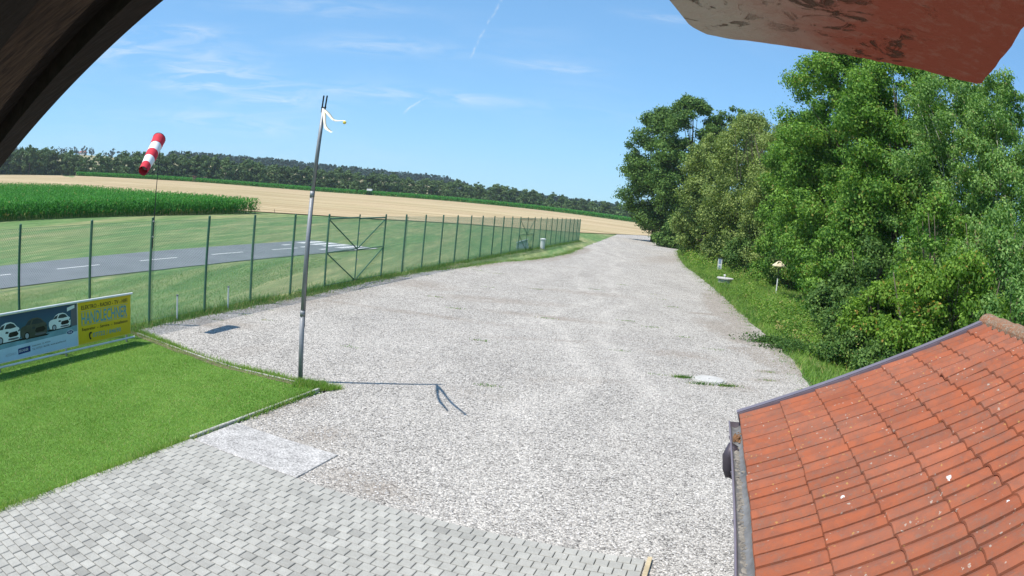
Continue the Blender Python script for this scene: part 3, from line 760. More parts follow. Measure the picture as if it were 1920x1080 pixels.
B1 = board('hoarding', 'blue and white car dealer advertising board showing three cars', -3.75, -.345, .215, 1.135, 'print_night_blue')
b0, b1 = -3.74, -.355
flat(B1, 'printed_road', [(b0, .50), (b1, .46), (b1, .66), (-1.4, .62), (b0, .63)], 'print_road', 1)
flat(B1, 'printed_band', [(b0, .222), (b1, .222), (b1, .53), (b0, .47)], 'print_pale_blue', 2)
flat(B1, 'printed_wall', [(-.56, .66), (b1, .66), (b1, 1.11), (-.56, 1.11)], 'print_slate', 1)
def car(cx, cz, SX, SZ, body, flip=1):
    def q(pts): return [(cx+flip*x*SX, cz+y*SZ) for x, y in pts]
    flat(B1, 'car_shadow', q([(-.42, -.02), (.42, -.02), (.50, .02), (.30, .06), (-.30, .06), (-.48, .03)]), 'print_black', 2)
    flat(B1, 'car_body', q([(-.36, .06), (-.40, .22), (-.39, .36), (-.34, .42), (-.24, .45), (-.14, .60), (-.02, .66), (.14, .66), (.25, .60), (.34, .47), (.40, .42), (.43, .30), (.42, .10), (.38, .04), (.05, .02), (-.20, .02)]), body, 3)
    flat(B1, 'windscreen', q([(-.06, .46), (.01, .60), (.13, .62), (.23, .58), (.32, .46), (.14, .44)]), 'print_glass', 4)
    flat(B1, 'side_window', q([(-.24, .45), (-.14, .57), (-.04, .60), (-.10, .45)]), 'print_glass', 4)
    flat(B1, 'grille', q([(.05, .20), (.09, .31), (.33, .33), (.38, .22), (.32, .16), (.10, .15)]), 'print_black', 4)
    flat(B1, 'lower_grille', q([(.03, .07), (.06, .12), (.36, .12), (.39, .07), (.22, .05)]), 'print_slate', 4)
    flat(B1, 'headlight', q([(-.04, .30), (-.02, .37), (.07, .35), (.05, .29)]), 'print_glass', 4)
    flat(B1, 'headlight', q([(.36, .33), (.41, .38), (.42, .31), (.38, .29)]), 'print_glass', 4)
    w = [(-.20+.085*math.cos(a), .10+.13*math.sin(a)) for a in np.linspace(0, 2*math.pi, 17)[:-1]]
    flat(B1, 'wheel', q(w), 'print_black', 5)
    w = [(-.20+.055*math.cos(a), .10+.09*math.sin(a)) for a in np.linspace(0, 2*math.pi, 13)[:-1]]
    flat(B1, 'rim', q(w), 'print_grey', 6)
car(-2.72, .59, 1.02, .60, 'print_white'); car(-1.85, .585, 1.08, .60, 'print_olive'); car(-.97, .65, .90, .50, 'print_white')
flat(B1, 'tag_line_box', [(-.70, .99), (-.44, 1.04), (-.44, 1.11), (-.70, 1.07)], 'print_white', 4)
ov = [(-.61+.125*math.cos(a), .535+.05*math.sin(a)) for a in np.linspace(0, 2*math.pi, 25)[:-1]]
flat(B1, 'oval_badge', ov, 'print_white', 4)
ov = [(-.61+.115*math.cos(a), .535+.042*math.sin(a)) for a in np.linspace(0, 2*math.pi, 25)[:-1]]
flat(B1, 'oval_badge', ov, 'print_navy', 5)
text(B1, 'lettering', 'Ford', -.68, .512, .14, .05, 'print_white', 6, italic=.4, bold=.01)
flat(B1, 'name_box', [(-2.38, .30), (-1.98, .315), (-1.98, .435), (-2.38, .42)], 'print_navy', 3)
text(B1, 'lettering', 'BRUNNER', -2.35, .335, .30, .055, 'print_white', 5, shear=.03)
text(B1, 'lettering', 'AUTOHAUS', -2.80, .31, .36, .05, 'print_grey', 5, shear=.03)
text(B1, 'lettering', 'Gewerbestr. 12, Altheim', -1.92, .395, .62, .038, 'print_glass', 5, shear=.03)
text(B1, 'lettering', 'Tel. 07723 / 42100  www.autohaus.at', -1.92, .325, 1.15, .038, 'print_glass', 5, shear=.03)

# ---------------------------------------------------------------- windsock on the fence post
wb = fpt(.14, 0); tip = Vector((-9.47, 15.80, 4.93))
ws = thing('windsock', 'red and white banded windsock hanging from a thin rod on the fence', 'windsock', wb)
m_ = MB(); m_.tube([fpt(.14, 2.0, .06), fpt(.14, 2.8, .05)+Vector((0, .02, 0)), tip+Vector((0, 0, .03))], [.014, .013, .009], 6); m_.build('rod', 'black_metal', ws)
for z in (2.3, 2.7):
    m_ = MB(); m_.tube([fpt(.14, z, .0), fpt(.14, z, .07)], .02, 6); m_.build('clamp', 'galvanised_steel', ws)
a0 = Vector((-9.50, 15.72, 4.86)); a1 = Vector((-9.31, 14.72, 3.99)); dd = (a1-a0)
n = 20; bands = 5
for bnd in range(bands):
    m_ = MB(); pts = []; rad = []
    for i in range(5):
        t = (bnd+i/4)/bands; sag = -.05*math.sin(t*math.pi)
        pts.append(a0+dd*t+Vector((0, 0, sag))); rad.append((.205-.06*t)*(1-.05*math.sin(t*9)) if bnd else .205-.06*t)
    m_.tube(pts, rad, n, cap=False)
    # inner lining, a few mm inside
    m_.tube([p for p in pts], [r-.004 for r in rad], n, cap=False)
    m_.build('cloth_band', 'red_cloth' if bnd % 2 == 0 else 'white_cloth', ws, smooth=True)
m_ = MB(); ring = []; u = dd.orthogonal().normalized(); w_ = dd.normalized().cross(u)
for k in range(21): ring.append(a0+(u*math.cos(k*math.pi/10)+w_*math.sin(k*math.pi/10))*.205)
m_.tube(ring, .008, 6, cap=False); m_.tube([tip, a0+u*.205], .006, 5); m_.tube([tip, a0-u*.205], .006, 5); m_.build('hoop', 'black_metal', ws)

# ---------------------------------------------------------------- flagpole with ribbons
PB = Vector((-3.908, 12.851, 0)); PT = Vector((-3.79, 12.60, 5.48))
fp = thing('flagpole', 'slim silver metal flagpole standing at the lawn tip with a forked top', 'flagpole', PB)
def pp(t): return PB+(PT-PB)*t
m_ = MB(); m_.tube([PB-EZ*.2, pp(.25)], [.050, .048], 14); m_.build('lower_tube', 'galvanised_steel', fp, True)
m_ = MB(); m_.tube([pp(.245), pp(.66)], [.044, .041], 14); m_.build('middle_tube', 'galvanised_steel', fp, True)
m_ = MB(); m_.tube([pp(.655), pp(.955)], [.036, .032], 12); m_.build('upper_tube', 'galvanised_steel', fp, True)
for t in (.25, .66):
    m_ = MB(); m_.tube([pp(t-.012), pp(t+.008)], [.055 if t < .5 else .048]*2, 14); m_.build('collar', 'galvanised_steel', fp, True)
for s in (-1, 1):
    m_ = MB(); m_.tube([pp(.94)+Vector((s*.03, 0, 0)), pp(1.0)+Vector((s*.034, 0, 0))], .016, 8); m_.build('fork_prong', 'black_metal', fp)
m_ = MB(); m_.tube([pp(.958)+Vector((-.05, 0, 0)), pp(.958)+Vector((.05, 0, 0))], .012, 6); m_.build('pulley_axle', 'black_metal', fp)
m_ = MB(); m_.tube([pp(.95)+Vector((.045, -.02, 0)), pp(.6)+Vector((.05, -.03, 0)), pp(.2)+Vector((.062, -.03, 0))], .005, 5); m_.build('halyard', 'black_metal', fp)
m_ = MB(); m_.tube([PB-EZ*.02, PB+EZ*.05], .075, 12); m_.build('base_sleeve', 'galvanised_steel', fp)
def ribbon(end, bulge, label, w=.066):
    st = pp(.955)+Vector((.02, -.03, -.02)); N = 22; V = []; F = []
    side = Vector((.9, .2, .35)).normalized()
    for i in range(N+1):
        t = i/N; c = st.lerp(end, t)+bulge*math.sin(math.pi*t)+Vector((.012*math.sin(6*t), .0, .02*math.sin(8*t)*t))
        ww = w*(.62+.38*math.sin(math.pi*min(1, t*1.05+.05)))*(.9+.18*math.sin(10*t))
        sd = (side+Vector((math.sin(4*t), math.cos(5*t), 0))*.3).normalized()
        V += [c-sd*ww/2, c+sd*ww/2, c+sd*ww/2+Vector((.002, -.002, 0)), c-sd*ww/2+Vector((.002, -.002, 0))]
    for i in range(N):
        for k in range(4): F.append((i*4+k, i*4+(k+1) % 4, (i+1)*4+(k+1) % 4, (i+1)*4+k))
    m_ = MB(); m_.add(V, F); o = m_.build('ribbon', 'ribbon_cloth', None, True)
    return tag(o, label, 'ribbon', 'cloth ribbons tied to the flagpole top')
ribbon(Vector((-2.87, 10.86, 4.80)), Vector((-.03, .05, -.05)), 'longer cream ribbon streaming right from the flagpole top, knotted yellow end')
ribbon(Vector((-3.11, 11.01, 4.62)), Vector((-.06, .05, -.04)), 'shorter cream ribbon hanging steeply from the flagpole top')
kn = MB(); kn.lathe((-2.87, 10.85, 4.765), [(.008, 0), (.028, .012), (.032, .03), (.02, .045), (.005, .052)], 9)
tag(kn.build('ribbon_knot', 'yellow_cloth', None, True), 'small yellow knot at the loose end of the longer ribbon', 'ribbon knot')

# ---------------------------------------------------------------- manholes and small things by the road
mh = thing('manhole', 'round pale concrete manhole cover lying in the gravel near the tiled roof', 'manhole', (5.03, 16.48, 0))
m_ = MB(); m_.lathe((5.03, 16.48, 0), [(.46, 0), (.455, .028), (.405, .034), (.40, .012)], 32); m_.build('ring', 'kerb_concrete', mh)
m_ = MB(); m_.lathe((5.03, 16.48, .01), [(.388, 0), (.386, .034), (.37, .046), (0.04, .052), (.036, .03)], 32); m_.build('lid', 'white_concrete', mh)
m_ = MB(); m_.lathe((5.03, 16.48, .035), [(.036, 0), (.034, .01)], 10); m_.build('lifting_hole', 'print_black', mh)
sh = thing('shaft_cover', 'raised round concrete shaft with overhanging lid in the grass by the road', 'shaft', (14.75, 47.9, 0))
m_ = MB(); m_.lathe((14.75, 47.9, 0), [(.52, 0), (.5, .26)], 24); m_.build('shaft_ring', 'kerb_concrete', sh)
m_ = MB(); m_.lathe((14.75, 47.9, .26), [(.60, 0), (.63, .02), (.63, .085), (.58, .11), (.02, .12)], 24); m_.build('lid', 'white_concrete', sh)
m_ = MB(); m_.lathe((14.72, 48.0, .38), [(.05, 0), (.05, .12), (.10, .13), (.09, .19), (.01, .20)], 12); m_.build('vent', 'white_paint', sh)
bx = thing('signal_box', 'narrow upright white box with dull blue panels at the edge of the bushes', 'utility box', (18.47, 62.3, 0))
c = Vector((18.47, 62.3, 0)); fr = Vector((-.28, -.96, 0)).normalized(); rt_ = Vector((.96, -.28, 0)).normalized()
m_ = MB(); m_.bevbox(c+EZ*.53, (.40, .30, 1.06), (rt_, fr, EZ), .02); m_.build('housing', 'white_paint', bx)
m_ = MB(); m_.box(c+fr*.153+EZ*.78, (.24, .01, .42), (rt_, fr, EZ)); m_.build('upper_panel', 'dull_blue_panel', bx)
m_ = MB(); m_.box(c+fr*.153+EZ*.26, (.20, .01, .32), (rt_, fr, EZ)); m_.build('lower_panel', 'dull_blue_panel', bx)
m_ = MB(); m_.bevbox(c+EZ*1.085, (.48, .38, .05), (rt_, fr, EZ), .01); m_.build('cap', 'black_metal', bx)
fd_ = thing('bird_feeder', 'bird table with pale pitched roof on a thin pole in front of the trees', 'bird table', (17.45, 44.0, 0))
c = Vector((17.45, 44.0, 0))
m_ = MB(); m_.tube([c-EZ*.1, c+EZ*1.0], .050, 8); m_.build('lower_pole', 'white_paint', fd_)
m_ = MB(); m_.tube([c+EZ*1.0, c+EZ*1.72], .042, 8); m_.build('upper_pole', 'grey_wood', fd_)
m_ = MB(); m_.bevbox(c+EZ*1.70, (.5, .4, .03)); m_.build('tray', 'grey_wood', fd_)
for i in (-1, 1):
    for j in (-1, 1):
        m_ = MB(); m_.tube([c+Vector((i*.2, j*.15, 1.70)), c+Vector((i*.2, j*.15, 1.86))], .012, 5); m_.build('roof_post', 'grey_wood', fd_)
m_ = MB(); T = c+EZ*2.16
b = [c+Vector((i*.42, j*.36, 1.83)) for i, j in ((-1, -1), (1, -1), (1, 1), (-1, 1))]
m_.add(b+[v-EZ*.035 for v in b]+[T+Vector((-.10, 0, 0)), T+Vector((.10, 0, 0))], [(0, 1, 9, 8), (1, 2, 9), (2, 3, 8, 9), (3, 0, 8), (4, 0, 3, 7), (5, 1, 0, 4), (6, 2, 1, 5), (7, 3, 2, 6), (7, 6, 5, 4)])
m_.build('roof', 'weathered_straw', fd_)
c = Vector((2.35, 64.8, 0)); bn = thing('bin', 'white upright bin with a wider lid beside the far gate', 'bin', c)
m_ = MB(); m_.lathe(c, [(.20, 0), (.21, .02), (.22, .80)], 14); m_.build('body', 'white_paint', bn)
m_ = MB(); m_.lathe(c+EZ*.80, [(.27, 0), (.28, .03), (.28, .09), (.12, .15), (.01, .16)], 14); m_.build('lid', 'white_paint', bn)
c = Vector((.55, 61.3, 0)); hb = thing('covered_box', 'blue grey sheet metal box with sloping lid behind the far gate', 'storage box', c)
m_ = MB(); P8 = [(-.55, -.4, 0), (.55, -.4, 0), (.55, .4, 0), (-.55, .4, 0), (-.5, -.38, .5), (.35, -.38, .85), (.35, .38, .85), (-.5, .38, .5)]
m_.add([c+Vector(p) for p in P8], [(0, 1, 5, 4), (1, 2, 6, 5), (2, 3, 7, 6), (3, 0, 4, 7)]); m_.build('body', 'blue_grey_sheet', hb)
m_ = MB(); m_.add([c+Vector(p) for p in [(-.56, -.44, .49), (.42, -.44, .89), (.42, .44, .89), (-.56, .44, .49), (-.56, -.44, .53), (.42, -.44, .93), (.42, .44, .93), (-.56, .44, .53)]], [(4, 5, 6, 7), (0, 1, 5, 4), (1, 2, 6, 5), (2, 3, 7, 6), (3, 0, 4, 7), (3, 2, 1, 0)]); m_.build('lid', 'blue_grey_sheet', hb)
m_ = MB(); m_.tube([(13.9, 25.3, 0), (13.93, 25.3, 1.35)], .025, 6)
tag(m_.build('steel_post', 'galvanised_steel'), 'thin grey metal post in the dark undergrowth under the trees', 'post')
m_ = MB(); m_.tube([(-33.0, 91.6, 0), (-33.25, 91.7, .7)], [.05, .03], 6)
tag(m_.build('stake', 'bark'), 'short dark leaning stake at the corner of the corn field', 'stake')

# ---------------------------------------------------------------- annexe with clay tile roof
RA = R(15); RE = Vector((math.sin(RA), math.cos(RA), 0)); RPp = Vector((math.cos(RA), -math.sin(RA), 0)); SL = R(23.1)
RV = RPp*math.cos(SL)+EZ*math.sin(SL); RN = -RPp*math.sin(SL)+EZ*math.cos(SL)
RC = Vector((2.017, 5.403, 2.237))-RN*.035
def rp(u, v, n=0.0): return RC+RE*u+RV*v+RN*n
NCOL, NROW = 19, 8; ROWH, COLW = .335, .30
annex = thing('annexe', 'low outbuilding with red clay tile roof seen from above in the lower right corner', 'outbuilding', (RC.x, RC.y, 0))
VR = NROW*ROWH+.01
# walls
wl = MB(); q = RC.copy(); q.z = 0
def wall(u0, u1, p0, p1, zt_, name='wall'):
    m_ = MB(); ctr = Vector((RC.x, RC.y, 0))+RE*((u0+u1)/2)+RPp*((p0+p1)/2)+EZ*zt_/2
    m_.box(ctr, (abs(u1-u0), abs(p1-p0), zt_), (RE, RPp, EZ)); m_.build(name, 'render_plaster', annex)
wall(-5.6, -.25, .55, .75, 2.12); wall(-.25, -.05, .55, 4.6, 2.12); wall(-5.6, -.25, 4.4, 4.6, 2.12)
m_ = MB(); g0 = Vector((RC.x, RC.y, 0))
A_ = [g0+RE*-.05+RPp*.55+EZ*2.12, g0+RE*-.05+RPp*4.6+EZ*2.12, g0+RE*-.05+RPp*2.45+EZ*3.02]
m_.add(A_+[a-RE*.2 for a in A_], [(0, 1, 2), (5, 4, 3), (0, 2, 5, 3), (1, 4, 5, 2)]); m_.build('gable_wall', 'render_plaster', annex)
# roof deck under the tiles, and the far slope
m_ = MB(); m_.box(rp(-NCOL*COLW/2, VR/2, -.055), (NCOL*COLW, VR-.02, .03), (RE, RV, RN)); m_.build('roof_deck', 'dark_wood', annex)
RV2 = RPp*math.cos(SL)-EZ*math.sin(SL); RN2 = RPp*math.sin(SL)+EZ*math.cos(SL)
m_ = MB(); m_.box(rp(0, VR, .01)+RE*(-NCOL*COLW/2)+RV2*(VR/2), (NCOL*COLW, VR, .05), (RE, RV2, RN2)); m_.build('far_slope', 'clay_tile', annex, tint=.5)
# tiles: two rolls, overlapping side joint
def tile_mesh(tint):
    prof = []
    prof = [(.0115, -.020), (.0125, .008), (.030, .022), (.058, .034), (.086, .035), (.114, .026), (.139, .016), (.1435, -.014), (.1545, -.014),
            (.158, .012), (.184, .024), (.212, .034), (.240, .034), (.266, .022), (.2865, .008), (.2885, -.020)]
    N = len(prof)-1
    V = []; F = []
    for (v, n0) in ((0.0, .030), (.0, .0), (.20, .019), (.40, .006)):
        pass
    def row(v, lift): return [rpl(u, v, z+lift) for u, z in prof]
    def rpl(u, v, n): return -RE*u+RV*v+RN*n
    L0 = row(-.010, -.004); L1 = row(-.012, .010); L2 = row(-.006, .020); L3 = row(.38, .003)
    for L in (L0, L1, L2, L3): V += L
    for r_ in range(3):
        for i in range(N): F.append((r_*(N+1)+i, (r_+1)*(N+1)+i, (r_+1)*(N+1)+i+1, r_*(N+1)+i+1))
    # side flanks
    k = len(V); V += [rpl(prof[0][0], -.004, -.035), rpl(prof[0][0], .38, -.035), rpl(prof[-1][0], -.004, -.035), rpl(prof[-1][0], .38, -.035)]
    F.append((2*(N+1), k, k+1, 3*(N+1))); F.append((2*(N+1)+N, 3*(N+1)+N, k+3, k+2))
    me = bpy.data.meshes.new('roof_tile'); me.from_pydata([tuple(v) for v in V], [], F); me.materials.append(MATS['clay_tile'])
    a = me.attributes.new('tint', 'FLOAT', 'POINT'); a.data.foreach_set('value', np.full(len(V), tint)); return me
tms = [tile_mesh(t) for t in (.05, .25, .4, .5, .6, .75, .95)]
for r in range(NROW):
    for c in range(NCOL):
        o = link(bpy.data.objects.new('roof_tile', random.choice(tms))); o.parent = annex
        v0 = r*ROWH-(.05 if r == 0 else 0)
        if r == 0: v0 = -.032
        jit = Vector((random.uniform(-.003, .003), 0, 0))
        o.location = rp(-.045-c*COLW+.0, v0+random.uniform(-.004, .004), random.uniform(-.002, .003))+RE*0-Vector(annex.location)
        if r == 0: o.scale = (1, 1, 1)
        if (r, c) == (5, 3):
            o['label'] = 'roof tile with one lifted and chipped corner'
            o.rotation_euler = (R(2.5), R(-3.5), R(1.5)); o.location += RN*.018
# ridge tiles
for k in range(16):
    m_ = MB(); N = 10; L = .40; u0 = .06-k*.36; V = []
    top = rp(0, VR, .015)
    for (u, r_) in ((u0, .112), (u0-.02, .118), (u0-L, .098)):
        for rr in (r_, r_-.014):
            for i in range(N+1):
                a = math.pi*(i/N)*1.06-.09
                V.append(top+RE*u+RPp*(-math.cos(a)*rr*1.15)+EZ*(math.sin(a)*rr*.85-.028))
    F = []
    for s_ in range(2):
        b = s_*2*(N+1)
        for i in range(N):
            F.append((b+i, b+2*(N+1)+i, b+2*(N+1)+i+1, b+i+1))
            F.append((b+N+1+i, b+N+1+i+1, b+3*(N+1)+i+1, b+3*(N+1)+i))
    for i in range(N): F.append((i, i+1, N+1+i+1, N+1+i))
    m_.add(V, F); m_.build('ridge_tile', 'ridge_clay', annex, tint=random.uniform(.1, .8))
m_ = MB(); m_.box(rp(-NCOL*COLW/2, VR-.05, .03), (NCOL*COLW-.1, .10, .05), (RE, RV, RN)); m_.build('ridge_mortar', 'joint_sand', annex)
# verge flashing
m_ = MB(); m_.box(rp(.008, VR/2-.03, .052), (.078, VR+.06, .012), (RE, RV, RN)); m_.box(rp(.052, VR/2-.03, -.02), (.010, VR+.06, .15), (RE, RV, RN)); m_.box(rp(-.046, VR/2-.03, .030), (.008, VR+.05, .042), (RE, RV, RN))
m_.build('verge_flashing', 'brown_sheet_metal', annex)
# gutter
def gp(u, a, r): # ring position round the gutter axis
    c = rp(u, -.03, -.02)-RPp*.047-EZ*.045
    return c+RPp*(math.cos(a)*r)+EZ*(math.sin(a)*r)
gu = [.03, -1.5, -3.0, -4.5, -6.0]; V = []; F = []; N = 12
for u in gu:
    for r_ in (.052, .048):
        for i in range(N+1): V.append(gp(u, math.pi+math.pi*i/N, r_))
for s_ in range(len(gu)-1):
    b = s_*2*(N+1); b2 = b+2*(N+1)
    for i in range(N):
        F.append((b+i, b+i+1, b2+i+1, b2+i)); F.append((b+N+1+i, b2+N+1+i, b2+N+1+i+1, b+N+1+i+1))
m_ = MB(); m_.add(V, F); gt = m_.build('gutter', 'zinc', annex, True)
m_ = MB(); m_.tube([gp(.035, math.pi, .055), gp(-6, math.pi, .055)], .009, 8)
m_.build('gutter_bead', 'brown_sheet_metal', gt)
m_ = MB(); b = [gp(.035, math.pi+math.pi*i/N, .055) for i in range(N+1)]; m_.add(b+[p+RE*.006 for p in b], [tuple(range(N+1)), tuple(reversed(range(N+1, 2*N+2)))]+[(i, i+1, N+2+i, N+1+i) for i in range(N)]); m_.build('end_cap', 'brown_sheet_metal', gt)
for u in (-.4, -1.25, -2.1, -2.95, -3.8):
    m_ = MB(); m_.tube([gp(u, math.pi, .066), gp(u, math.pi*1.2, .060), gp(u, math.pi*1.5, .060)], .007, 5); m_.build('bracket', 'brown_sheet_metal', gt)
# outlet and downpipe
oc = gp(-.58, math.pi*1.30, .060)
m_ = MB(); m_.tube([oc+RPp*.02+EZ*.02, oc-RPp*.012-EZ*.06, oc-EZ*.16, oc-EZ*.22+RPp*.03], [.064, .058, .046, .042], 12); m_.tube([oc-EZ*.2+RPp*.03, oc-EZ*.36+RPp*.46], .040, 10); m_.tube([oc-EZ*.35+RPp*.46, Vector((oc.x, oc.y, .05))+RPp*.46], .040, 10)
m_.build('downpipe', 'plum_metal', annex, True)
# silt line and a clump of leaves lying in the gutter
def lumps(name, m, n, uf, rad, seed, hgt=.5, nn=6):
    r_ = np.random.default_rng(seed); m_ = MB()
    for i in range(n):
        p, s_ = uf(r_); a0 = r_.uniform(0, 6.28); V = []
        for k in range(nn):
            a = a0+2*math.pi*k/nn; q_ = s_*r_.uniform(.7, 1.25); V.append(p+Vector((math.cos(a)*q_, math.sin(a)*q_, 0)))
        V.append(p+EZ*s_*hgt)
        m_.add(V, [(k, (k+1) % nn, nn) for k in range(nn)])
    return m_.build(name, m, None, True)
def gut_line(r_):
    u = -r_.uniform(.55, 4.3); return gp(u, math.pi*1.5+r_.normal(0, .22), .046), r_.uniform(.008, .02)
tag(lumps('gutter_silt', 'silt', 320, gut_line, .02, 3), 'pale silt and grit lying along the gutter bottom', 'silt', kind='stuff')
def gut_leaf(r_):
    return gp(-r_.normal(.33, .045), math.pi*1.5+r_.normal(.1, .3), .044)+EZ*r_.uniform(0, .02), r_.uniform(.007, .018)
tag(lumps('leaf_litter', 'dead_leaves', 70, gut_leaf, .02, 4, 1.0, 4), 'clump of brown dead leaves near the gutter end', 'leaf litter', kind='stuff')

# ---------------------------------------------------------------- overhanging eaves of the clubhouse, close to the camera
OP = Vector((-.526, .673, 3.866)); Ov = Vector((.875, -.256, .41)).normalized(); Oe = Vector((.281, .96, 0)).normalized(); On = Ov.cross(Oe); On = On if On.z > 0 else -On
ov_ = thing('verge_overhang', 'dark wooden roof overhang crossing the upper left corner close to the viewer', 'roof overhang', OP)
def obox(name, v0, v1, w0, w1, n0, n1, m):
    m_ = MB(); m_.box(OP+Ov*((v0+v1)/2)+Oe*((w0+w1)/2)+On*((n0+n1)/2), (v1-v0, w1-w0, n1-n0), (Ov, Oe, On)); return m_.build(name, m, ov_)
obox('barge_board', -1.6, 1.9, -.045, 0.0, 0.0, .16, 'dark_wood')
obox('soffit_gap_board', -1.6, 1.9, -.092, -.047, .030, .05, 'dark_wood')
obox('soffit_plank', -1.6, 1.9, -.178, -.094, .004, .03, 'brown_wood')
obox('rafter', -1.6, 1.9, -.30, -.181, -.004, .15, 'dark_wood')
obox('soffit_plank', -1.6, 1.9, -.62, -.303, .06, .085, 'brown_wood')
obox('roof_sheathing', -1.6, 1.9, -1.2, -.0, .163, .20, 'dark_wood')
# projecting coping slab at upper right (corners measured in plan, underside at z = 3.95)
SA = [Vector((.209, .866, 3.95)), Vector((.595, .676, 3.95))]
sx = (SA[1]-SA[0]).normalized(); sy = Vector((-sx.y, sx.x, 0)); sy = -sy if sy.y > 0 else sy
Ls = (SA[1]-SA[0]).length
out2 = []
def rounded(L, W, r, n=6):
    P = []
    for (cx, cy, a0) in ((r, r, math.pi), (L-.012, .012, 1.5*math.pi)):
        rr = r if cx == r else .012
        for k in range(n+1): P.append((cx+rr*math.cos(a0+k*math.pi/2/n), cy+rr*math.sin(a0+k*math.pi/2/n)))
    P += [(L, W), (0, W)]
    return P
pl_ = rounded(Ls, .95, .055)
rs = np.random.default_rng(12); fine_ = []
for i, p in enumerate(pl_):
    q_ = pl_[(i+1) % len(pl_)]; L = math.dist(p, q_); n_ = max(1, int(L/.012)) if i < len(pl_)-2 and p[1] < .3 and L > .02 else 1
    if p[0] > .4 and p[1] < .1 and L > .5: n_ = 30
    for k in range(n_):
        t = k/n_; x = p[0]+(q_[0]-p[0])*t; y = p[1]+(q_[1]-p[1])*t
        fine_.append((x+rs.normal(0, .0012), y+rs.normal(0, .0016)))
base = SA[0]-sx*.004
lay = []
for (z, inset) in ((.008, 0.0), (0.0, .004), (.055, 0.0), (.065, .006)): pass
def lv(z, ins):
    cx, cy = Ls/2, .47
    return [base+sx*(x+(cx-x)*ins/ .2)+sy*(y+(cy-y)*ins/.45)+EZ*z for x, y in fine_]
n_ = len(fine_); V = lv(0, .004)+lv(.006, 0)+lv(.06, 0)+lv(.066, .004); F = []
for l in range(3):
    for i in range(n_): F.append((l*n_+i, l*n_+(i+1) % n_, (l+1)*n_+(i+1) % n_, (l+1)*n_+i))
F.append(tuple(reversed(range(n_)))); F.append(tuple(3*n_+i for i in range(n_)))
m_ = MB(); m_.add(V, F)
tag(m_.build('coping_slab', 'weathered_terracotta'), 'weathered reddish slab with a pale rounded end jutting into the upper right corner', 'coping slab')

# ---------------------------------------------------------------- foliage helpers
def quads(P, Nb, size, r_, aspect=.62, wild=1.0):
    n = len(P); N = Nb+r_.normal(0, wild, (n, 3))*.6; N /= np.linalg.norm(N, axis=1)[:, None]+1e-9
    T = r_.normal(0, 1, (n, 3)); T -= N*(T*N).sum(1)[:, None]; T /= np.linalg.norm(T, axis=1)[:, None]+1e-9
    B = np.cross(N, T); s = (size*r_.uniform(.65, 1.3, n))[:, None] if np.isscalar(size) else (size*r_.uniform(.65, 1.3, n))[:, None]
    V = np.stack([P-T*s*.5, P-B*s*aspect*.5+T*s*.08, P+T*s*.5, P+B*s*aspect*.5+T*s*.08], 1).reshape(-1, 3)
    F = np.arange(4*n).reshape(-1, 4)
    return V, F
def sph(r_, n):
    d = r_.normal(0, 1, (n, 3)); return d/np.linalg.norm(d, axis=1)[:, None]
def crown_pts(r_, H, base, rad, ncl, per, crf=.24, lean=(0, 0), prof=.75, flat_=.68, inner=.45, squash=(1, 1)):
    C = []; CR = []
    for k in range(ncl):
        t = r_.uniform(0.0, 1.0)**.85; env = rad*max(.12, (1-abs(2*t**prof-1)**2.6))**.55
        a = r_.uniform(0, 2*math.pi); rr = env*(inner+(1-inner)*math.sqrt(r_.uniform()))
        cr = rad*crf*r_.uniform(.65, 1.35)*(1.0-.35*t)
        rr = max(0, rr-cr*.5)
        C.append((math.cos(a)*rr*squash[0]+lean[0]*t, math.sin(a)*rr*squash[1]+lean[1]*t, base+(H-base-cr*.6)*t)); CR.append(cr)
    C = np.array(C); CR = np.array(CR)
    idx = r_.choice(ncl, ncl*per, p=CR**2/(CR**2).sum())
    D = sph(r_, len(idx)); rho = CR[idx]*(.35+.65*r_.uniform(0, 1, len(idx))**.5)*(1+.25*r_.normal(0, 1, len(idx)))
    P = C[idx]+D*rho[:, None]*np.array([1, 1, flat_])
    ct = r_.uniform(-.18, .18, ncl)
    tint = np.clip(.42+ct[idx]+r_.normal(0, .28, len(idx)), 0, 1)
    keep = P[:, 2] > .05
    return P[keep], D[keep], tint[keep], C, CR
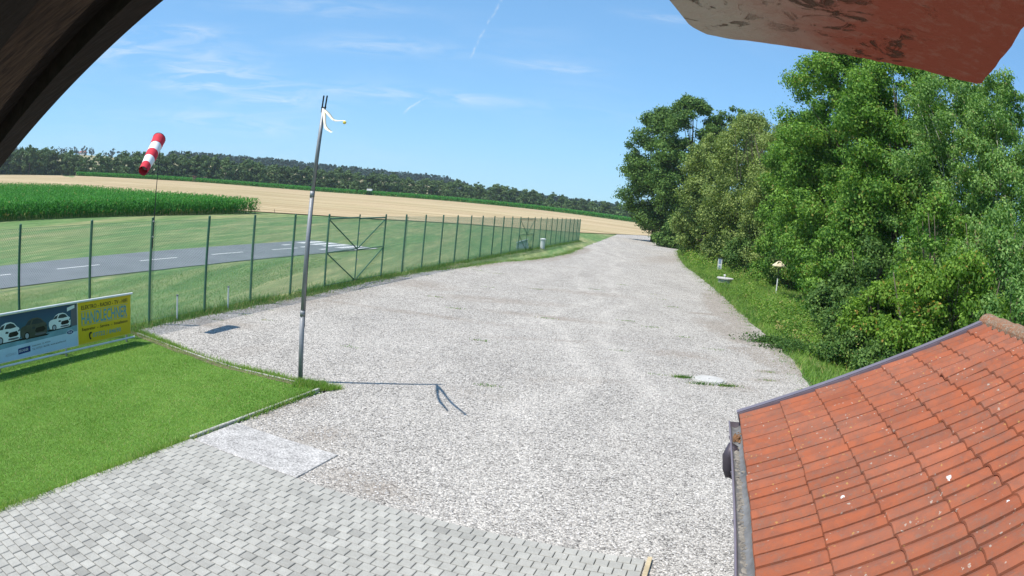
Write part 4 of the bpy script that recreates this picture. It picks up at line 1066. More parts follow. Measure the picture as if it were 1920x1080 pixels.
def tree(name, label, x, y, H, rad, mleaf, mbark='bark', base=None, ncl=110, per=350, leaf=.18, seed=1, trunk=.22, cat='tree', group=None, nlimb=16, stems=1, z=0.0, **kw):
    r_ = np.random.default_rng(seed); base = H*.12 if base is None else base
    t = thing(name, label, cat, (x, y, z), group)
    P, D, tint, C, CR = crown_pts(r_, H, base, rad, ncl, per, **kw)
    V, F = quads(P, D+np.array([0, 0, .35]), leaf, r_)
    np_obj('crown', V, F, mleaf, t, np.repeat(tint, 4))
    m_ = MB(); off = Vector((x, y, z)); lean = kw.get('lean', (0, 0)); top = None
    for s_ in range(stems):
        bx_, by_ = (0, 0) if stems == 1 else (r_.normal(0, rad*.07), r_.normal(0, rad*.07))
        tx, ty = (lean[0]*.8, lean[1]*.8) if stems == 1 else (r_.normal(0, rad*.3), r_.normal(0, rad*.3))
        pts = []; rr = []
        for i in range(7):
            q_ = i/6; pts.append(off+Vector((bx_+(tx-bx_)*q_+r_.normal(0, .05*rad/4), by_+(ty-by_)*q_+r_.normal(0, .05*rad/4), -.1+q_*H*.86))); rr.append(trunk*(1.25 if i == 0 else 1)*(1-q_)**.8+.012)
        m_.tube(pts, rr, 8)
        if top is None: top = pts
    m_.build('trunk', mbark, t, True)
    m_ = MB(); sel = r_.choice(len(C), min(nlimb, len(C)), replace=False)
    for k in sel:
        c = Vector(C[k])+off; hz = max(.12*H, min(H*.75, (C[k][2])*r_.uniform(.45, .8))); i = hz/(H*.86)*6; a = top[int(min(5, i))].lerp(top[int(min(5, i))+1], i-int(min(5, i)))
        mid = a.lerp(c, .5)+Vector((0, 0, -.04*H*r_.uniform(0, 1))); b_ = trunk*.38*(1-hz/H)+.012
        m_.tube([a, mid, c], [b_, b_*.6, .008], 5)
    m_.build('limbs', mbark, t, True)
    return t
def at(a, d): return (math.sin(R(a))*d, math.cos(R(a))*d)

# ---------------------------------------------------------------- the trees on the right, far to near
x, y = at(10.9, 122); tree('oak_tree', 'dark leafy tree at the far end of the tree row, overhanging the road bend', x, y, 24.0, 6.9, 'leaf_dark', ncl=120, per=330, leaf=.42, seed=3, trunk=.5, base=2.6, crf=.25)
x, y = at(13.4, 114); tree('oak_tree', 'tall dark green tree with the highest rounded top in the far tree row', x, y, 25.2, 6.9, 'leaf_dark', ncl=130, per=330, leaf=.40, seed=4, trunk=.5, base=1.5, crf=.24)
x, y = at(16.6, 112); tree('oak_tree', 'dark tree showing its top above the olive tree, with bare twigs beside it', x, y, 23.6, 6.5, 'leaf_dark', ncl=110, per=300, leaf=.38, seed=5, trunk=.45, base=3, crf=.22)
x, y = at(15.2, 84); tree('willow_tree', 'grey green willow like tree leaning over the verge, in front of the dark trees', x, y, 15.0, 4.6, 'leaf_olive', ncl=120, per=330, leaf=.27, seed=6, trunk=.3, base=.6, flat_=.85, stems=2)
x, y = at(18.4, 73); tree('willow_tree', 'olive green broad tree in the middle of the row behind the white box', x, y, 16.4, 5.2, 'leaf_olive', ncl=160, per=380, leaf=.23, seed=7, trunk=.32, base=.8, flat_=.85, stems=2)
x, y = at(21.8, 62); tree('maple_tree', 'mid green tree with thin twiggy top between the olive tree and the tall bright tree', x, y, 14.2, 4.6, 'leaf_olive', ncl=150, per=400, leaf=.21, seed=8, trunk=.26, base=.8, stems=2)
x, y = at(23.9, 53.5); tree('maple_tree', 'leafy green tree just behind the bird table', x, y, 14.2, 4.4, 'leaf_bright', ncl=180, per=420, leaf=.20, seed=9, trunk=.22, base=.7)
x, y = at(26.8, 44); tree('poplar_tree', 'tall bright green tree reaching up to the reddish slab, tallest of the near trees', x, y, 17.6, 5.2, 'leaf_bright', ncl=320, per=440, leaf=.195, seed=10, trunk=.30, base=.6, crf=.21, inner=.3, prof=.9)
x, y = at(32.0, 38); tree('poplar_tree', 'bright green tree right of the tallest one, with sky gaps in its crown', x, y, 15.9, 4.8, 'leaf_bright', ncl=250, per=420, leaf=.185, seed=11, trunk=.28, base=1.5, crf=.21, inner=.35)
x, y = at(37.8, 33); tree('birch_tree', 'airy light green birch under the corner of the reddish slab', x, y, 14.0, 3.9, 'leaf_birch', 'birch_bark', ncl=230, per=320, leaf=.15, seed=12, trunk=.16, base=1.4, crf=.20, inner=.2)
x, y = at(43.2, 29); tree('birch_tree', 'thin see through birch near the right edge of the picture', x, y, 12.6, 3.5, 'leaf_birch', 'birch_bark', ncl=210, per=300, leaf=.14, seed=13, trunk=.14, base=1.2, crf=.20, inner=.2)
x, y = at(47.6, 27); tree('birch_tree', 'birch cut by the right edge of the picture, above the roof ridge', x, y, 10.2, 3.1, 'leaf_birch', 'birch_bark', ncl=150, per=300, leaf=.13, seed=14, trunk=.14, base=.8, crf=.22, inner=.2)
# bushes and understorey
for i, (a, d, H, rad, lf, m, lab, per) in enumerate([
    (35.6, 20.5, 3.9, 1.75, .12, 'leaf_yellow', 'yellow green hazel bush just above the top of the tiled roof', 300),
    (40.3, 19.2, 4.3, 1.9, .12, 'leaf_yellow', 'taller yellow green bush behind the ridge end of the tiled roof', 300),
    (45.6, 18.5, 3.9, 1.8, .12, 'leaf_birch', 'light green bush at the right edge behind the roof ridge', 260),
    (31.4, 23.0, 2.9, 1.5, .12, 'leaf_yellow', 'low yellow green bush with reddish leaf tips over the dark undergrowth', 230),
    (36.5, 25.5, 6.4, 2.5, .14, 'leaf_bright', 'large green bush behind the yellow green bushes', 320),
    (42.5, 24.0, 6.2, 2.5, .14, 'leaf_birch', 'pale green tall bush behind the bushes at the ridge end', 300),
    (30.2, 29.5, 4.4, 2.2, .14, 'leaf_dark', 'dark bush in the shade left of the yellow green bushes', 300),
    (28.6, 25.6, 1.9, 1.25, .12, 'leaf_dark', 'low dark bush at the foot of the slope beside the thin metal post', 230),
    (32.8, 20.0, 1.5, 1.1, .11, 'leaf_dark', 'low dark green bush directly behind the roof verge', 230),
    (30.4, 24.8, 2.6, 1.5, .13, 'leaf_dark', 'dark shaded bush right of the thin metal post', 260),
    (27.4, 29.5, 2.6, 1.5, .13, 'leaf_dark', 'dark shaded bush where the verge grass is widest', 260),
    (34.0, 23.2, 3.4, 1.7, .13, 'leaf_yellow', 'yellow green bush in the gap between the two hazel bushes', 260),
    (38.0, 20.5, 3.4, 1.6, .12, 'leaf_yellow', 'yellow green shoots between the hazel bush and the ridge end', 260),
    (30.6, 22.6, 1.7, 1.25, .11, 'leaf_dark', 'low dark bush nearest the gravel edge, left of the roof verge', 300),
    (28.4, 22.9, 1.0, .95, .10, 'leaf_dark', 'small dark shrub at the edge of the verge grass near the roof', 260),
    (26.8, 35.0, 5.0, 2.3, .15, 'leaf_bright', 'round green bush right of the bird table', 300),
    (23.6, 53.0, 5.6, 2.6, .18, 'leaf_olive', 'green bush behind and left of the bird table', 260),
    (21.3, 56.0, 4.4, 2.3, .19, 'leaf_bright', 'bright low bush between the white box and the bird table', 260),
    (19.0, 63.5, 5.2, 2.5, .20, 'leaf_dark', 'dark bush right behind the upright white box', 240),
    (16.6, 75.0, 4.0, 2.6, .24, 'leaf_olive', 'spreading bush at the foot of the olive green trees', 220),
    (14.6, 90.0, 4.0, 2.8, .28, 'leaf_dark', 'dark bush at the verge where the road narrows', 220),
    (12.6, 106.0, 4.6, 3.4, .34, 'leaf_dark', 'dark bush at the foot of the far tree row by the bend', 220)]):
    x, y = at(a, d); tree('bush', lab, x, y, H, rad, m, ncl=55, per=per, leaf=lf, seed=40+i, trunk=.05, base=.15, cat='bush', stems=4, crf=.30, nlimb=12, prof=.6)
# backdrop trees filling the wood behind the front row
protoA = None
for i, (a, d, s_, lab) in enumerate([(20.5, 92, 1.05, 'tree deep in the wood, behind the olive green tree'), (24.5, 72, .95, 'tree deep in the wood, behind the bird table'), (28.5, 66, .92, 'tree deep in the wood, behind the tallest bright tree'),
                                      (33, 60, .80, 'tree deep in the wood, seen through gaps of the bright tree'), (38, 56, .62, 'tree deep in the wood, seen below the slab corner'), (43, 52, .55, 'tree deep in the wood behind the birches'),
                                      (48, 48, .5, 'tree deep in the wood at the right edge')]):
    x, y = at(a, d)
    if protoA is None:
        protoA = tree('broadleaf_tree', lab, x, y, 14.0, 5.2, 'leaf_dark', ncl=130, per=230, leaf=.30, seed=77, trunk=.3, base=.8, group='trees in the wood behind the front row'); o = protoA
    else:
        o = copy_tree(protoA); o.location = (x, y, 0); o['label'] = lab; o.rotation_euler.z = i*1.3
    o.scale = (max(s_, .75), max(s_, .75), s_)
# thin bare twigs standing above the crown of the mid green tree
m_ = MB(); r_ = np.random.default_rng(5); bx_, by_ = at(20.2, 66)
for k in range(16):
    p = Vector((bx_+r_.normal(0, 1.6), by_+r_.normal(0, .8), 8.5)); d = Vector((r_.normal(0, .14), r_.normal(0, .1), 1)).normalized(); L = r_.uniform(4.0, 6.3)
    pts = [p+d*L*q_+Vector((r_.normal(0, .08), 0, 0)) for q_ in (0, .35, .7, 1)]; m_.tube(pts, [.035, .028, .02, .01], 4)
    for j in range(4):
        s_ = pts[1].lerp(pts[3], r_.uniform(.1, .95)); m_.tube([s_, s_+Vector((r_.normal(0, .35), 0, r_.uniform(.2, .6)))], [.014, .006], 4)
tag(m_.build('dead_tree', 'bark'), 'bare grey twigs standing up against the sky above the olive tree', 'dead tree')

# ---------------------------------------------------------------- far line of trees beyond the fields
protos = []
for k in range(6):
    r_ = np.random.default_rng(200+k); H, rad = 10.0, [3.6, 4.2, 3.2, 3.8, 2.6, 4.0][k]
    t = thing('far_tree', 'round dark broadleaf tree in the wooded strip beyond the fields', 'tree', (0, 0, 0), 'trees in the wooded strip beyond the fields')
    P, D, tint, C, CR = crown_pts(r_, H, .6, rad, 34, 42, crf=.34, prof=.7)
    V, F = quads(P, D+np.array([0, 0, .4]), .85, r_)
    np_obj('crown', V, F, 'leaf_far' if k != 3 else 'leaf_far_light', t, np.repeat(tint, 4))
    m_ = MB(); m_.tube([(0, 0, -.5), (0, 0, 6)], [.3, .1], 6); m_.build('trunk', 'bark', t)
    protos.append(t)
r_ = np.random.default_rng(31); used = set(); nfar = 0
TE_A = [-75, -48, -45, -38, -31, -26, -21, -16, -12, -6, -3.3, 1, 5, 9, 12, 60]; TE_E = [2.4, 2.45, 2.75, 2.12, 2.25, 2.15, 1.72, 1.55, 1.45, 1.22, 1.35, 1.10, .92, .86, .9, 1.2]
a = -62.0
while a < 26:
    for row in range(2):
        if row == 1 and (a > 14 or a < -50): continue
        aa = a+r_.normal(0, .18)+row*.35; d = (402 if aa < -39.5 else 385)+row*14+r_.normal(0, 4)
        x, y = at(aa, d); zb = zt1(x, y); topz = 3.7+d*math.tan(R(float(np.interp(aa, TE_A, TE_E))))
        H = (topz-zb)*r_.uniform(.95, 1.28)*(1.0 if row else .92)
        k = int(r_.integers(0, 6))
        if k not in used: o = protos[k]; used.add(k)
        else: o = copy_tree(protos[k])
        o.location = (x, y, zb); s_ = H/10.0; o.scale = (s_*1.0, s_*1.0, s_); o.rotation_euler.z = r_.uniform(0, 6.28); nfar += 1
    a += r_.uniform(.55, .85)
for k in range(6):
    if k not in used: protos[k].location = (*at(-60-k, 400), 6)
# low scrub closing the foot of the wooded strip
Pm = []
for i in range(7000):
    aa = r_.uniform(-62, 26); d = (400 if aa < -39.5 else 380)+r_.uniform(-4, 26); x, y = at(aa, d); Pm.append((x, y, zt1(x, y)+r_.uniform(0, 4.6)**1.0))
Pm = np.array(Pm); V, F = quads(Pm, sph(r_, len(Pm)), 1.5, r_)
o = np_obj('undergrowth', V, F, 'leaf_far', None, np.repeat(np.clip(r_.normal(.35, .2, len(Pm)), 0, 1), 4)); tag(o, 'dark undergrowth at the foot of the far wooded strip', 'undergrowth', kind='stuff')
# forest on the hill, one mass
Pm = []; 
def fz(x, y): return float(zh(np.array(x), np.array(y)))
for i in range(2600):
    aa = r_.uniform(-30, -4.2); lim = float(np.interp(aa, [-30, -26, -10, -4.2], [900, 820, 800, 860]))
    if aa > -11: lim = 880
    d = r_.uniform(lim, 1060); x, y = at(aa, d); z0 = fz(x, y); h_ = r_.uniform(9, 15)
    n = 9; D = sph(r_, n); P = np.array([x, y, z0+h_*.55])+D*np.array([3.4, 3.4, h_*.45]); Pm.append(P)
for i in range(900):    # lower forest right of the hill and above the left fields
    aa = r_.uniform(-4.5, 14); d = r_.uniform(560, 700); x, y = at(aa, d); z0 = fz(x, y); h_ = r_.uniform(7, 11)
    D = sph(r_, 9); Pm.append(np.array([x, y, z0+h_*.55])+D*np.array([3, 3, h_*.45]))
for (aa, n_) in ((-45.5, 16), (-41.2, 6), (-39.6, 5), (-38.0, 4), (-35.2, 6), (-33, 10), (-31.5, 12), (-48, 14), (-29.5, 20), (-52, 20), (-57, 20)):
    for i in range(n_*2):
        x, y = at(aa+r_.normal(0, .5), r_.uniform(960, 1010)); z0 = fz(x, y); h_ = r_.uniform(6, 13)
        D = sph(r_, 9); Pm.append(np.array([x, y, z0+h_*.6])+D*np.array([3, 3, h_*.4]))
Pm = np.concatenate(Pm); V, F = quads(Pm, sph(r_, len(Pm)), 3.6, r_, .9)
o = np_obj('hill_forest', V, F, 'leaf_hill', None, np.repeat(np.clip(r_.normal(.45, .25, len(Pm)), 0, 1), 4)); tag(o, 'far bluish dark forest covering the hill on the horizon', 'forest', kind='stuff')
# small things far away
def house(a, d, w, h, label, roof='far_roof'):
    x, y = at(a, d); z = fz(x, y) if d > 455 else zt1(x, y); t = thing('house', label, 'house', (x, y, z)); c = Vector((x, y, z))
    m_ = MB(); m_.box(c+EZ*h/2, (w, w*.7, h)); m_.build('wall', 'white_paint', t)
    m_ = MB(); m_.add([c+Vector(v) for v in [(-w*.55, -w*.4, h), (w*.55, -w*.4, h), (w*.55, w*.4, h), (-w*.55, w*.4, h), (-w*.55, 0, h*1.6), (w*.55, 0, h*1.6)]], [(0, 1, 5, 4), (2, 3, 4, 5), (0, 4, 3), (1, 2, 5), (3, 2, 1, 0)]); m_.build('roof', roof, t)
    for k in (-.3, 0, .3):
        m_ = MB(); m_.box(c+Vector((w*k, -w*.352, h*.55)), (w*.12, .04, h*.3)); m_.build('window', 'print_glass', t)
house(-24.3, 900, 13, 6, 'tiny white farmhouse in the trees on the hill left of the flagpole')
house(-38.6, 985, 12, 4, 'tiny pale house on the skyline above the left fields')
x, y = at(-27.35, 299); z = zt1(x, y); hd = thing('hunting_hide', 'small brown raised hide at the edge of the far corn strip', 'hide', (x, y, z)); c = Vector((x, y, z))
for i, j in ((-1, -1), (1, -1), (1, 1), (-1, 1)):
    m_ = MB(); m_.tube([c+Vector((i*.7, j*.7, 0)), c+Vector((i*.55, j*.55, 1.5))], .08, 5); m_.build('leg', 'grey_wood', hd)
m_ = MB(); m_.box(c+EZ*2.0, (1.3, 1.3, 1.1)); m_.build('cabin', 'grey_wood', hd)
m_ = MB(); m_.box(c+EZ*2.62, (1.7, 1.7, .12)); m_.build('roof', 'far_roof', hd)
x, y = at(-12.1, 304); z = zt1(x, y); c = Vector((x, y, z)); sd_ = thing('field_trailer', 'small white trailer parked at the far corn strip below a pale bush', 'trailer', c)
m_ = MB(); m_.bevbox(c+EZ*2.3, (2.2, 1.5, .8), None, .1); m_.build('body', 'white_paint', sd_)
m_ = MB(); m_.box(c+EZ*.9, (2.8, .3, 1.7)); m_.build('chassis', 'black_metal', sd_)
x, y = at(-12.9, 306); tree('bush', 'pale bush beside the white trailer at the far corn strip', x, y, 5.0, 2.4, 'leaf_far_light', ncl=24, per=50, leaf=.5, seed=91, trunk=.1, base=.3, cat='bush', z=zt1(x, y), nlimb=4)

# ---------------------------------------------------------------- corn
def corn(name, label, pts, seed, nleaf=6, wid=.14, hgt=(1.75, 2.25)):
    r_ = np.random.default_rng(seed); n = len(pts); X = pts[:, 0]; Y = pts[:, 1]; Z = zt(X, Y); H = r_.uniform(hgt[0], hgt[1], n)
    V = []; T = []
    base = np.stack([X, Y, Z], -1)
    # stalk
    a = r_.uniform(0, np.pi, n); w = np.stack([np.cos(a), np.sin(a), 0*a], -1)*.022
    up = np.stack([r_.normal(0, .04, n), r_.normal(0, .04, n), H], -1)
    V.append(np.stack([base-w, base+w, base+up+w*.4, base+up-w*.4], 1)); T.append(np.full(n, .3))
    for l in range(nleaf):
        f = .18+.78*(l+r_.uniform(0, .6, n))/nleaf; s = base+up*f[:, None]
        a = r_.uniform(0, 2*np.pi, n); d = np.stack([np.cos(a), np.sin(a), 0*a], -1); L = r_.uniform(.45, .80, n)*(1.15-.5*f); L = L[:, None]
        sd = np.stack([-np.sin(a), np.cos(a), 0*a], -1)*(wid*r_.uniform(.8, 1.3, n))[:, None]*.5
        m1 = s+d*L*.45+np.array([0, 0, 1.])*L*.38; m2 = s+d*L+np.array([0, 0, 1.])*L*r_.uniform(-.25, .35, n)[:, None]
        tt = np.clip(.5+r_.normal(0, .22, n), 0, .92); tt = np.where(r_.uniform(0, 1, n) < (.20 if l == 0 else .015), 1.0, tt)
        V.append(np.stack([s-sd*.6, s+sd*.6, m1+sd, m1-sd], 1)); T.append(tt)
        V.append(np.stack([m1-sd, m1+sd, m2+sd*.15, m2-sd*.15], 1)); T.append(tt)
    V = np.concatenate(V).reshape(-1, 3); T = np.repeat(np.concatenate(T), 4)
    o = np_obj(name, V, np.arange(len(V)).reshape(-1, 4), 'corn_leaf', None, T); tag(o, label, 'corn', kind='stuff')
near = np.array([(-58, 8), (-52.3, 30), (-49.1, 42), (-48.4, 45.6), (-46.1, 53), (-42.1, 65.2), (-34.2, 88.3)])
FA = [-80, -50, -47, -41, -36, -30, -25, -20.5]; FDs = [150, 141, 138, 132, 126, 117, 102, 93.5]
rows = []; r_ = np.random.default_rng(17)
seg = np.diff(near, axis=0); Ls_ = np.hypot(seg[:, 0], seg[:, 1]); cum = np.concatenate([[0], np.cumsum(Ls_)])
for k in range(140):
    off = k*.72; dens = .22 if k < 8 else (.30 if k < 22 else .55)
    s_ = np.arange(0, cum[-1], dens)+r_.uniform(-.06, .06, int(np.ceil(cum[-1]/dens)))
    px = np.interp(s_, cum, near[:, 0]); py = np.interp(s_, cum, near[:, 1])
    px = px-off*.962+r_.normal(0, .05, len(px)); py = py+off*.272+r_.normal(0, .05, len(py))
    aa = np.degrees(np.arctan2(px, py)); dd_ = np.hypot(px, py)
    ok = (dd_ < np.interp(aa, FA, FDs)) & (aa > -62) & (aa < -20.4)
    rows.append(np.stack([px[ok], py[ok]], -1))
rows = np.concatenate(rows)
corn('corn_field', 'dense green corn field beyond the runway on the left', rows, 5)
pts = []
for i in range(15000):
    aa = r_.uniform(-39.0, 14); d = 302+r_.uniform(0, 16)**1.0; pts.append(at(aa, d))
corn('corn_strip', 'long dark green strip of corn in front of the far trees', np.array(pts), 6, 3, .34, (1.7, 2.3))

# ---------------------------------------------------------------- grass, weeds
def inside(poly, P):
    x, y = P[:, 0], P[:, 1]; c = np.zeros(len(P), bool); n = len(poly)
    for i in range(n):
        x1, y1 = poly[i]; x2, y2 = poly[(i+1) % n]
        t = ((y1 > y) != (y2 > y)) & (x < (x2-x1)*(y-y1)/(y2-y1+1e-12)+x1); c ^= t
    return c
def blades(name, label, P, h, w, m, seed, lean=.5, z=0.0, dry=.03, cat='grass', tintm=.45):
    r_ = np.random.default_rng(seed); n = len(P); H = r_.uniform(h[0], h[1], n); a = r_.uniform(0, 2*np.pi, n)
    B = np.stack([P[:, 0], P[:, 1], np.full(n, z)], -1); W = np.stack([np.cos(a), np.sin(a), 0*a], -1)*w*.5
    T = B+np.stack([r_.normal(0, lean, n)*H, r_.normal(0, lean, n)*H, H], -1)
    V = np.stack([B-W, B+W, T], 1).reshape(-1, 3)
    nz = np.sin(P[:, 0]*2.1+np.sin(P[:, 1]*1.3))*.10+np.sin(P[:, 1]*1.7+P[:, 0]*.6)*.08+np.sin(P[:, 0]*5.3+np.sin(P[:, 1]*3.1)*2)*np.sin(P[:, 1]*4.1+P[:, 0])*.20+np.sin(P[:, 0]*.9+np.sin(P[:, 1]*.7)*1.5)*.12+np.where(np.sin((P[:, 0]*.96-P[:, 1]*.28)*6.0) > 0, .05, -.05)
    tt = np.clip(tintm+nz+r_.normal(0, .2, n), 0, .92); tt = np.where(r_.uniform(0, 1, n) < dry, 1.0, tt)
    o = np_obj(name, V, np.arange(3*n).reshape(-1, 3), m, None, np.repeat(tt, 3)); return tag(o, label, cat, kind='stuff')
lawn_poly = [(-3.30, 12.62), (-4.42, 12.86), (-5.6, 13.05), (-7.4, 13.76), (-9.15, 14.5), (-9.9, 14.2), (-11.6, 7.0), (-12.5, 2.0), (-6.3, 2.0), (-5.58, 4.63), (-4.50, 8.45)]
P = np.stack([rng.uniform(-12.5, -3.2, 330000), rng.uniform(2.6, 14.5, 330000)], -1); P = P[inside(lawn_poly, P)]
keep = rng.uniform(0, 1, len(P)) < np.clip(1.25-np.hypot(P[:, 0], P[:, 1]-2)/22, .45, 1); P = P[keep]
blades('lawn_grass', 'short bright green mown grass of the lawn', P, (.018, .042), .011, 'grass_blade', 1, .7, .012, .09)
def along(line, n, wd, seed, bias=0.0):
    r_ = np.random.default_rng(seed); L = np.array(line, float); s = np.diff(L, axis=0); l = np.hypot(s[:, 0], s[:, 1]); c = np.concatenate([[0], np.cumsum(l)])
    t = r_.uniform(0, c[-1], n); x = np.interp(t, c, L[:, 0]); y = np.interp(t, c, L[:, 1]); i = np.clip(np.searchsorted(c, t)-1, 0, len(l)-1)
    nx = s[i, 1]/l[i]; ny = -s[i, 0]/l[i]; o = r_.normal(bias, wd, n)
    k = (np.sin(t*1.7)+np.sin(t*.63+2)+r_.normal(0, .8, n)) > -.9
    return np.stack([x+nx*o, y+ny*o], -1)[k]
# ragged edges: kerb line, lawn tip, pavers edge, fence foot
P = np.concatenate([along([(-3.5, 12.2), (-4.55, 8.6), (-5.65, 4.6), (-6.4, 2)], 9000, .045, 1, -.05), along([(-9.2, 14.6), (-7.4, 13.8), (-5.6, 13.08), (-4.4, 12.88), (-3.3, 12.5)], 5000, .07, 2), along([(-3.95, 12.6), (-3.3, 12.65), (-3.15, 12.5)], 2600, .13, 3)])
blades('edge_grass', 'longer tufts of grass along the lawn edges and round the flagpole foot', P, (.04, .13), .014, 'grass_blade', 2, .5, .01, .10)
fl = [tuple(fpt(s, 0, .05)[:2]) for s in np.linspace(-6, 76, 60)]
P = np.concatenate([along(fl, 26000, .16, 4), along(fl, 9000, .35, 5, -.3)])
blades('fence_grass', 'rough grass growing along the foot of the fence', P, (.06, .24), .022, 'meadow_blade', 3, .4, 0, .12)
edge = [(x, y) for x, y in road_L[::-1]][:12]
P = along(edge, 16000, .22, 6, -.15); blades('gravel_edge_grass', 'sparse grass creeping into the left edge of the gravel', P, (.03, .12), .02, 'meadow_blade', 4, .6, 0, .2)
P = np.stack([rng.uniform(-17.5, -9.3, 60000), 6+rng.uniform(0, 1, 60000)**1.5*32], -1)
mid = -9.43+(P[:, 1]-15.55)*.231; P = P[(P[:, 0] < mid) & (P[:, 0] > -17.3+(P[:, 1]-16.6)*.27+rng.uniform(0, 1.5, len(P)))]
blades('meadow_grass', 'mown rough grass between the fence and the runway', P, (.025, .07), .018, 'meadow_blade', 5, .8, -.01, .12)
# right verge
ve = [(x, y) for x, y in road_R[2:]]
vp = ve+[(40, 130), (30, 80), (24, 45), (19, 27), (14, 14), (9.5, 9)]
P = np.stack([rng.uniform(7.5, 40, 420000), 9+rng.uniform(0, 1, 420000)**1.6*120], -1); P = P[inside(vp, P)]
blades('verge_grass', 'lush uncut grass on the verge between road and trees', P, (.06, .26), .028, 'weed_leaf', 6, .5, 0, .06)
P = along(ve, 26000, .28, 7, .05); blades('road_edge_grass', 'short patchy grass at the right edge of the gravel road', P, (.02, .10), .02, 'meadow_blade', 7, .7, 0, .3)
# leafy weeds (nettles and brambles) under the trees
r_ = np.random.default_rng(9); L3 = []; T3 = []
cent = []
for i in range(900):
    t = r_.uniform(0, 1); y = 13+t**1.3*100; xr = np.interp(y, [p[1] for p in ve], [p[0] for p in ve]); x = xr+.9+abs(r_.normal(0, 1))*(1.7+.02*y)
    cent.append((x, y, r_.uniform(.25, .75)*(1+.004*y)))
for (x, y, s_) in cent:
    if 7.6 < x < 10.3 and y < 20: continue
    if any(math.hypot(x-a_*k_, y-b_*k_) < 1.6 for a_, b_ in ((18.47, 62.3), (14.75, 47.9), (17.45, 44.0)) for k_ in (1.0, .96, .92, .87)): continue
    n = int(70 if y < 60 else 35); D = sph(r_, n); D[:, 2] = abs(D[:, 2]); P = np.array([x, y, 0])+D*np.array([s_, s_, s_*1.5])*r_.uniform(.4, 1, n)[:, None]; L3.append(P); T3.append(np.clip(r_.normal(.5+r_.normal(0, .32), .18, n), 0, 1))
P = np.concatenate(L3); T = np.concatenate(T3); V, F = quads(P, np.array([[0, 0, 1.]])*np.ones((len(P), 1)), np.where(P[:, 1] > 60, .16, .10), r_)
o = np_obj('weeds', V, F, 'weed_leaf', None, np.repeat(T, 4)); tag(o, 'leafy nettles and weeds along the foot of the trees', 'weeds', kind='stuff')
# weeds round the near manhole and dark plants at the gravel edge
P = np.concatenate([np.array([4.35, 16.62])+r_.normal(0, 1, (260, 2))*[.14, .06], np.array([5.35, 15.95])+r_.normal(0, 1, (200, 2))*[.16, .05], np.array([4.75, 16.05])+r_.normal(0, 1, (200, 2))*[.2, .07]])
blades('manhole_weeds', 'small dark weeds round the manhole cover', P, (.03, .10), .02, 'weed_leaf', 8, .8, 0, .05, 'weeds', .2)
P = np.concatenate([np.array([c0_, c1_])+r_.normal(0, 1, (1500, 2))*[.55, .22] for c0_, c1_ in ((9.35, 23.2), (9.75, 22.2), (10.2, 21.6))]); V, F = quads(np.concatenate([P, np.abs(r_.normal(0, .13, (len(P), 1)))], 1), np.array([[0, 0, 1.]])*np.ones((len(P), 1)), .09, r_)
o = np_obj('dark_weeds', V, F, 'leaf_dark', None, np.repeat(np.clip(r_.normal(.2, .15, len(P)), 0, 1), 4)); tag(o, 'dark low weeds spreading onto the gravel edge below the bushes', 'weeds', kind='stuff')
# loose stones on the near gravel
N_ = 60000; P = np.stack([rng.uniform(-4.4, 8.5, N_), 5.2+rng.uniform(0, 1, N_)**1.5*17], -1)
gp_ = [(-4.35, 9.3), (-3.3, 12.4), (-7.4, 13.9), (-8.8, 15.2), (-7.0, 22.5), (9.0, 22.5), (7.9, 16), (7.4, 5.0), (1.9, 5.0), (1.85, 6.95), (-2.5, 8.25)]
P = P[inside(gp_, P)]; n = len(P); S = rng.uniform(.006, .019, n); a = rng.uniform(0, 6.28, n)
B = np.stack([P[:, 0], P[:, 1], np.full(n, .008)], -1)
cs = []
for k in range(4):
    q_ = S*rng.uniform(.7, 1.3, n); cs.append(B+np.stack([np.cos(a+k*np.pi/2)*q_, np.sin(a+k*np.pi/2)*q_, S*.35], -1))
tp = B+np.stack([rng.normal(0, .002, n), rng.normal(0, .002, n), S*.95], -1)
V = np.stack(cs+[tp], 1).reshape(-1, 3); i5 = np.arange(n)[:, None]*5
F = np.concatenate([i5+np.array([[0, 1, 4]]), i5+np.array([[1, 2, 4]]), i5+np.array([[2, 3, 4]]), i5+np.array([[3, 0, 4]])])
def m_stone(t):
    a = t.n('ShaderNodeAttribute', {'attribute_name': 'tint'}).outputs['Fac']
    return prin(t, t.mix(a, rgb(.28, .265, .25), rgb(.64, .60, .56)), .9, spec=.15)
mat('loose_stone', m_stone)
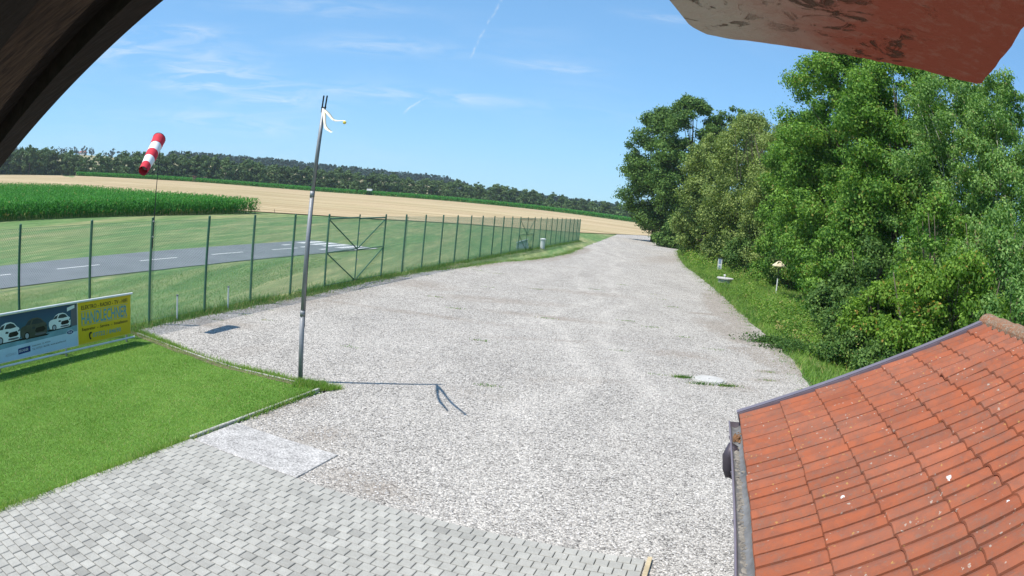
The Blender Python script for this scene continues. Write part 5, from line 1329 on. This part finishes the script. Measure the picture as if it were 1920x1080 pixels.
o = np_obj('loose_stones', V, F, 'loose_stone', None, np.repeat(np.clip(rng.normal(.55, .28, n), 0, 1), 5)); tag(o, 'loose light grey stones of the gravel', 'gravel', kind='stuff')

# stray stones on the pavers and small weeds in the yard
P = np.stack([rng.uniform(-4.4, 1.8, 900), rng.uniform(4.0, 8.7, 900)], -1)
ed = (P[:, 0]-K0.x)*EY.x+(P[:, 1]-K0.y)*EY.y
P = P[(ed > .02) & (rng.uniform(0, 1, len(P)) < .9*np.exp(-np.maximum(ed, 0)/.35)+.03)]
m_ = MB()
for (x, y) in P:
    q_ = random.uniform(.005, .012); a_ = random.uniform(0, 6)
    m_.add([Vector((x+math.cos(a_+k*1.57)*q_, y+math.sin(a_+k*1.57)*q_, .044)) for k in range(4)]+[Vector((x, y, .044+q_*.8))], [(0, 1, 4), (1, 2, 4), (2, 3, 4), (3, 0, 4)])
tag(m_.build('stray_stones', 'loose_stone', None, tint=.7), 'stray gravel stones lying on the pavers near their edge', 'gravel', kind='stuff')
C_ = [(random.uniform(-7.5, 8.2), random.uniform(14, 40)) for k in range(26)]+[(fpt(s_)[0]+random.uniform(.3, 1.3), fpt(s_)[1]) for s_ in np.linspace(2, 44, 34)]+[(np.interp(y_, [p[1] for p in ve], [p[0] for p in ve])-abs(random.gauss(.1, .5)), y_) for y_ in np.linspace(15, 60, 50)]
P = np.concatenate([np.array(c_)+rng.normal(0, 1, (int(rng.integers(12, 60)), 2))*[.10+.003*c_[1], .05] for c_ in C_])
blades('yard_weeds', 'small tufts of weeds growing through the gravel', P, (.02, .07), .022, 'meadow_blade', 12, .8, 0, .2, 'weeds', .2)

# ---------------------------------------------------------------- thin summer haze
hz = MB(); hz.box((0, 0, 59), (4600, 4600, 130))
m = bpy.data.materials.new('haze_air'); m.use_nodes = True; t = NT(m.node_tree)
o_ = t.n('ShaderNodeOutputMaterial'); v_ = t.n('ShaderNodeVolumePrincipled', Color=rgb(.82, .91, 1.0), Density=.00015)
t.t.links.new(v_.outputs[0], o_.inputs['Volume']); MATS['haze_air'] = m
tag(hz.build('haze', 'haze_air'), kind='stuff')
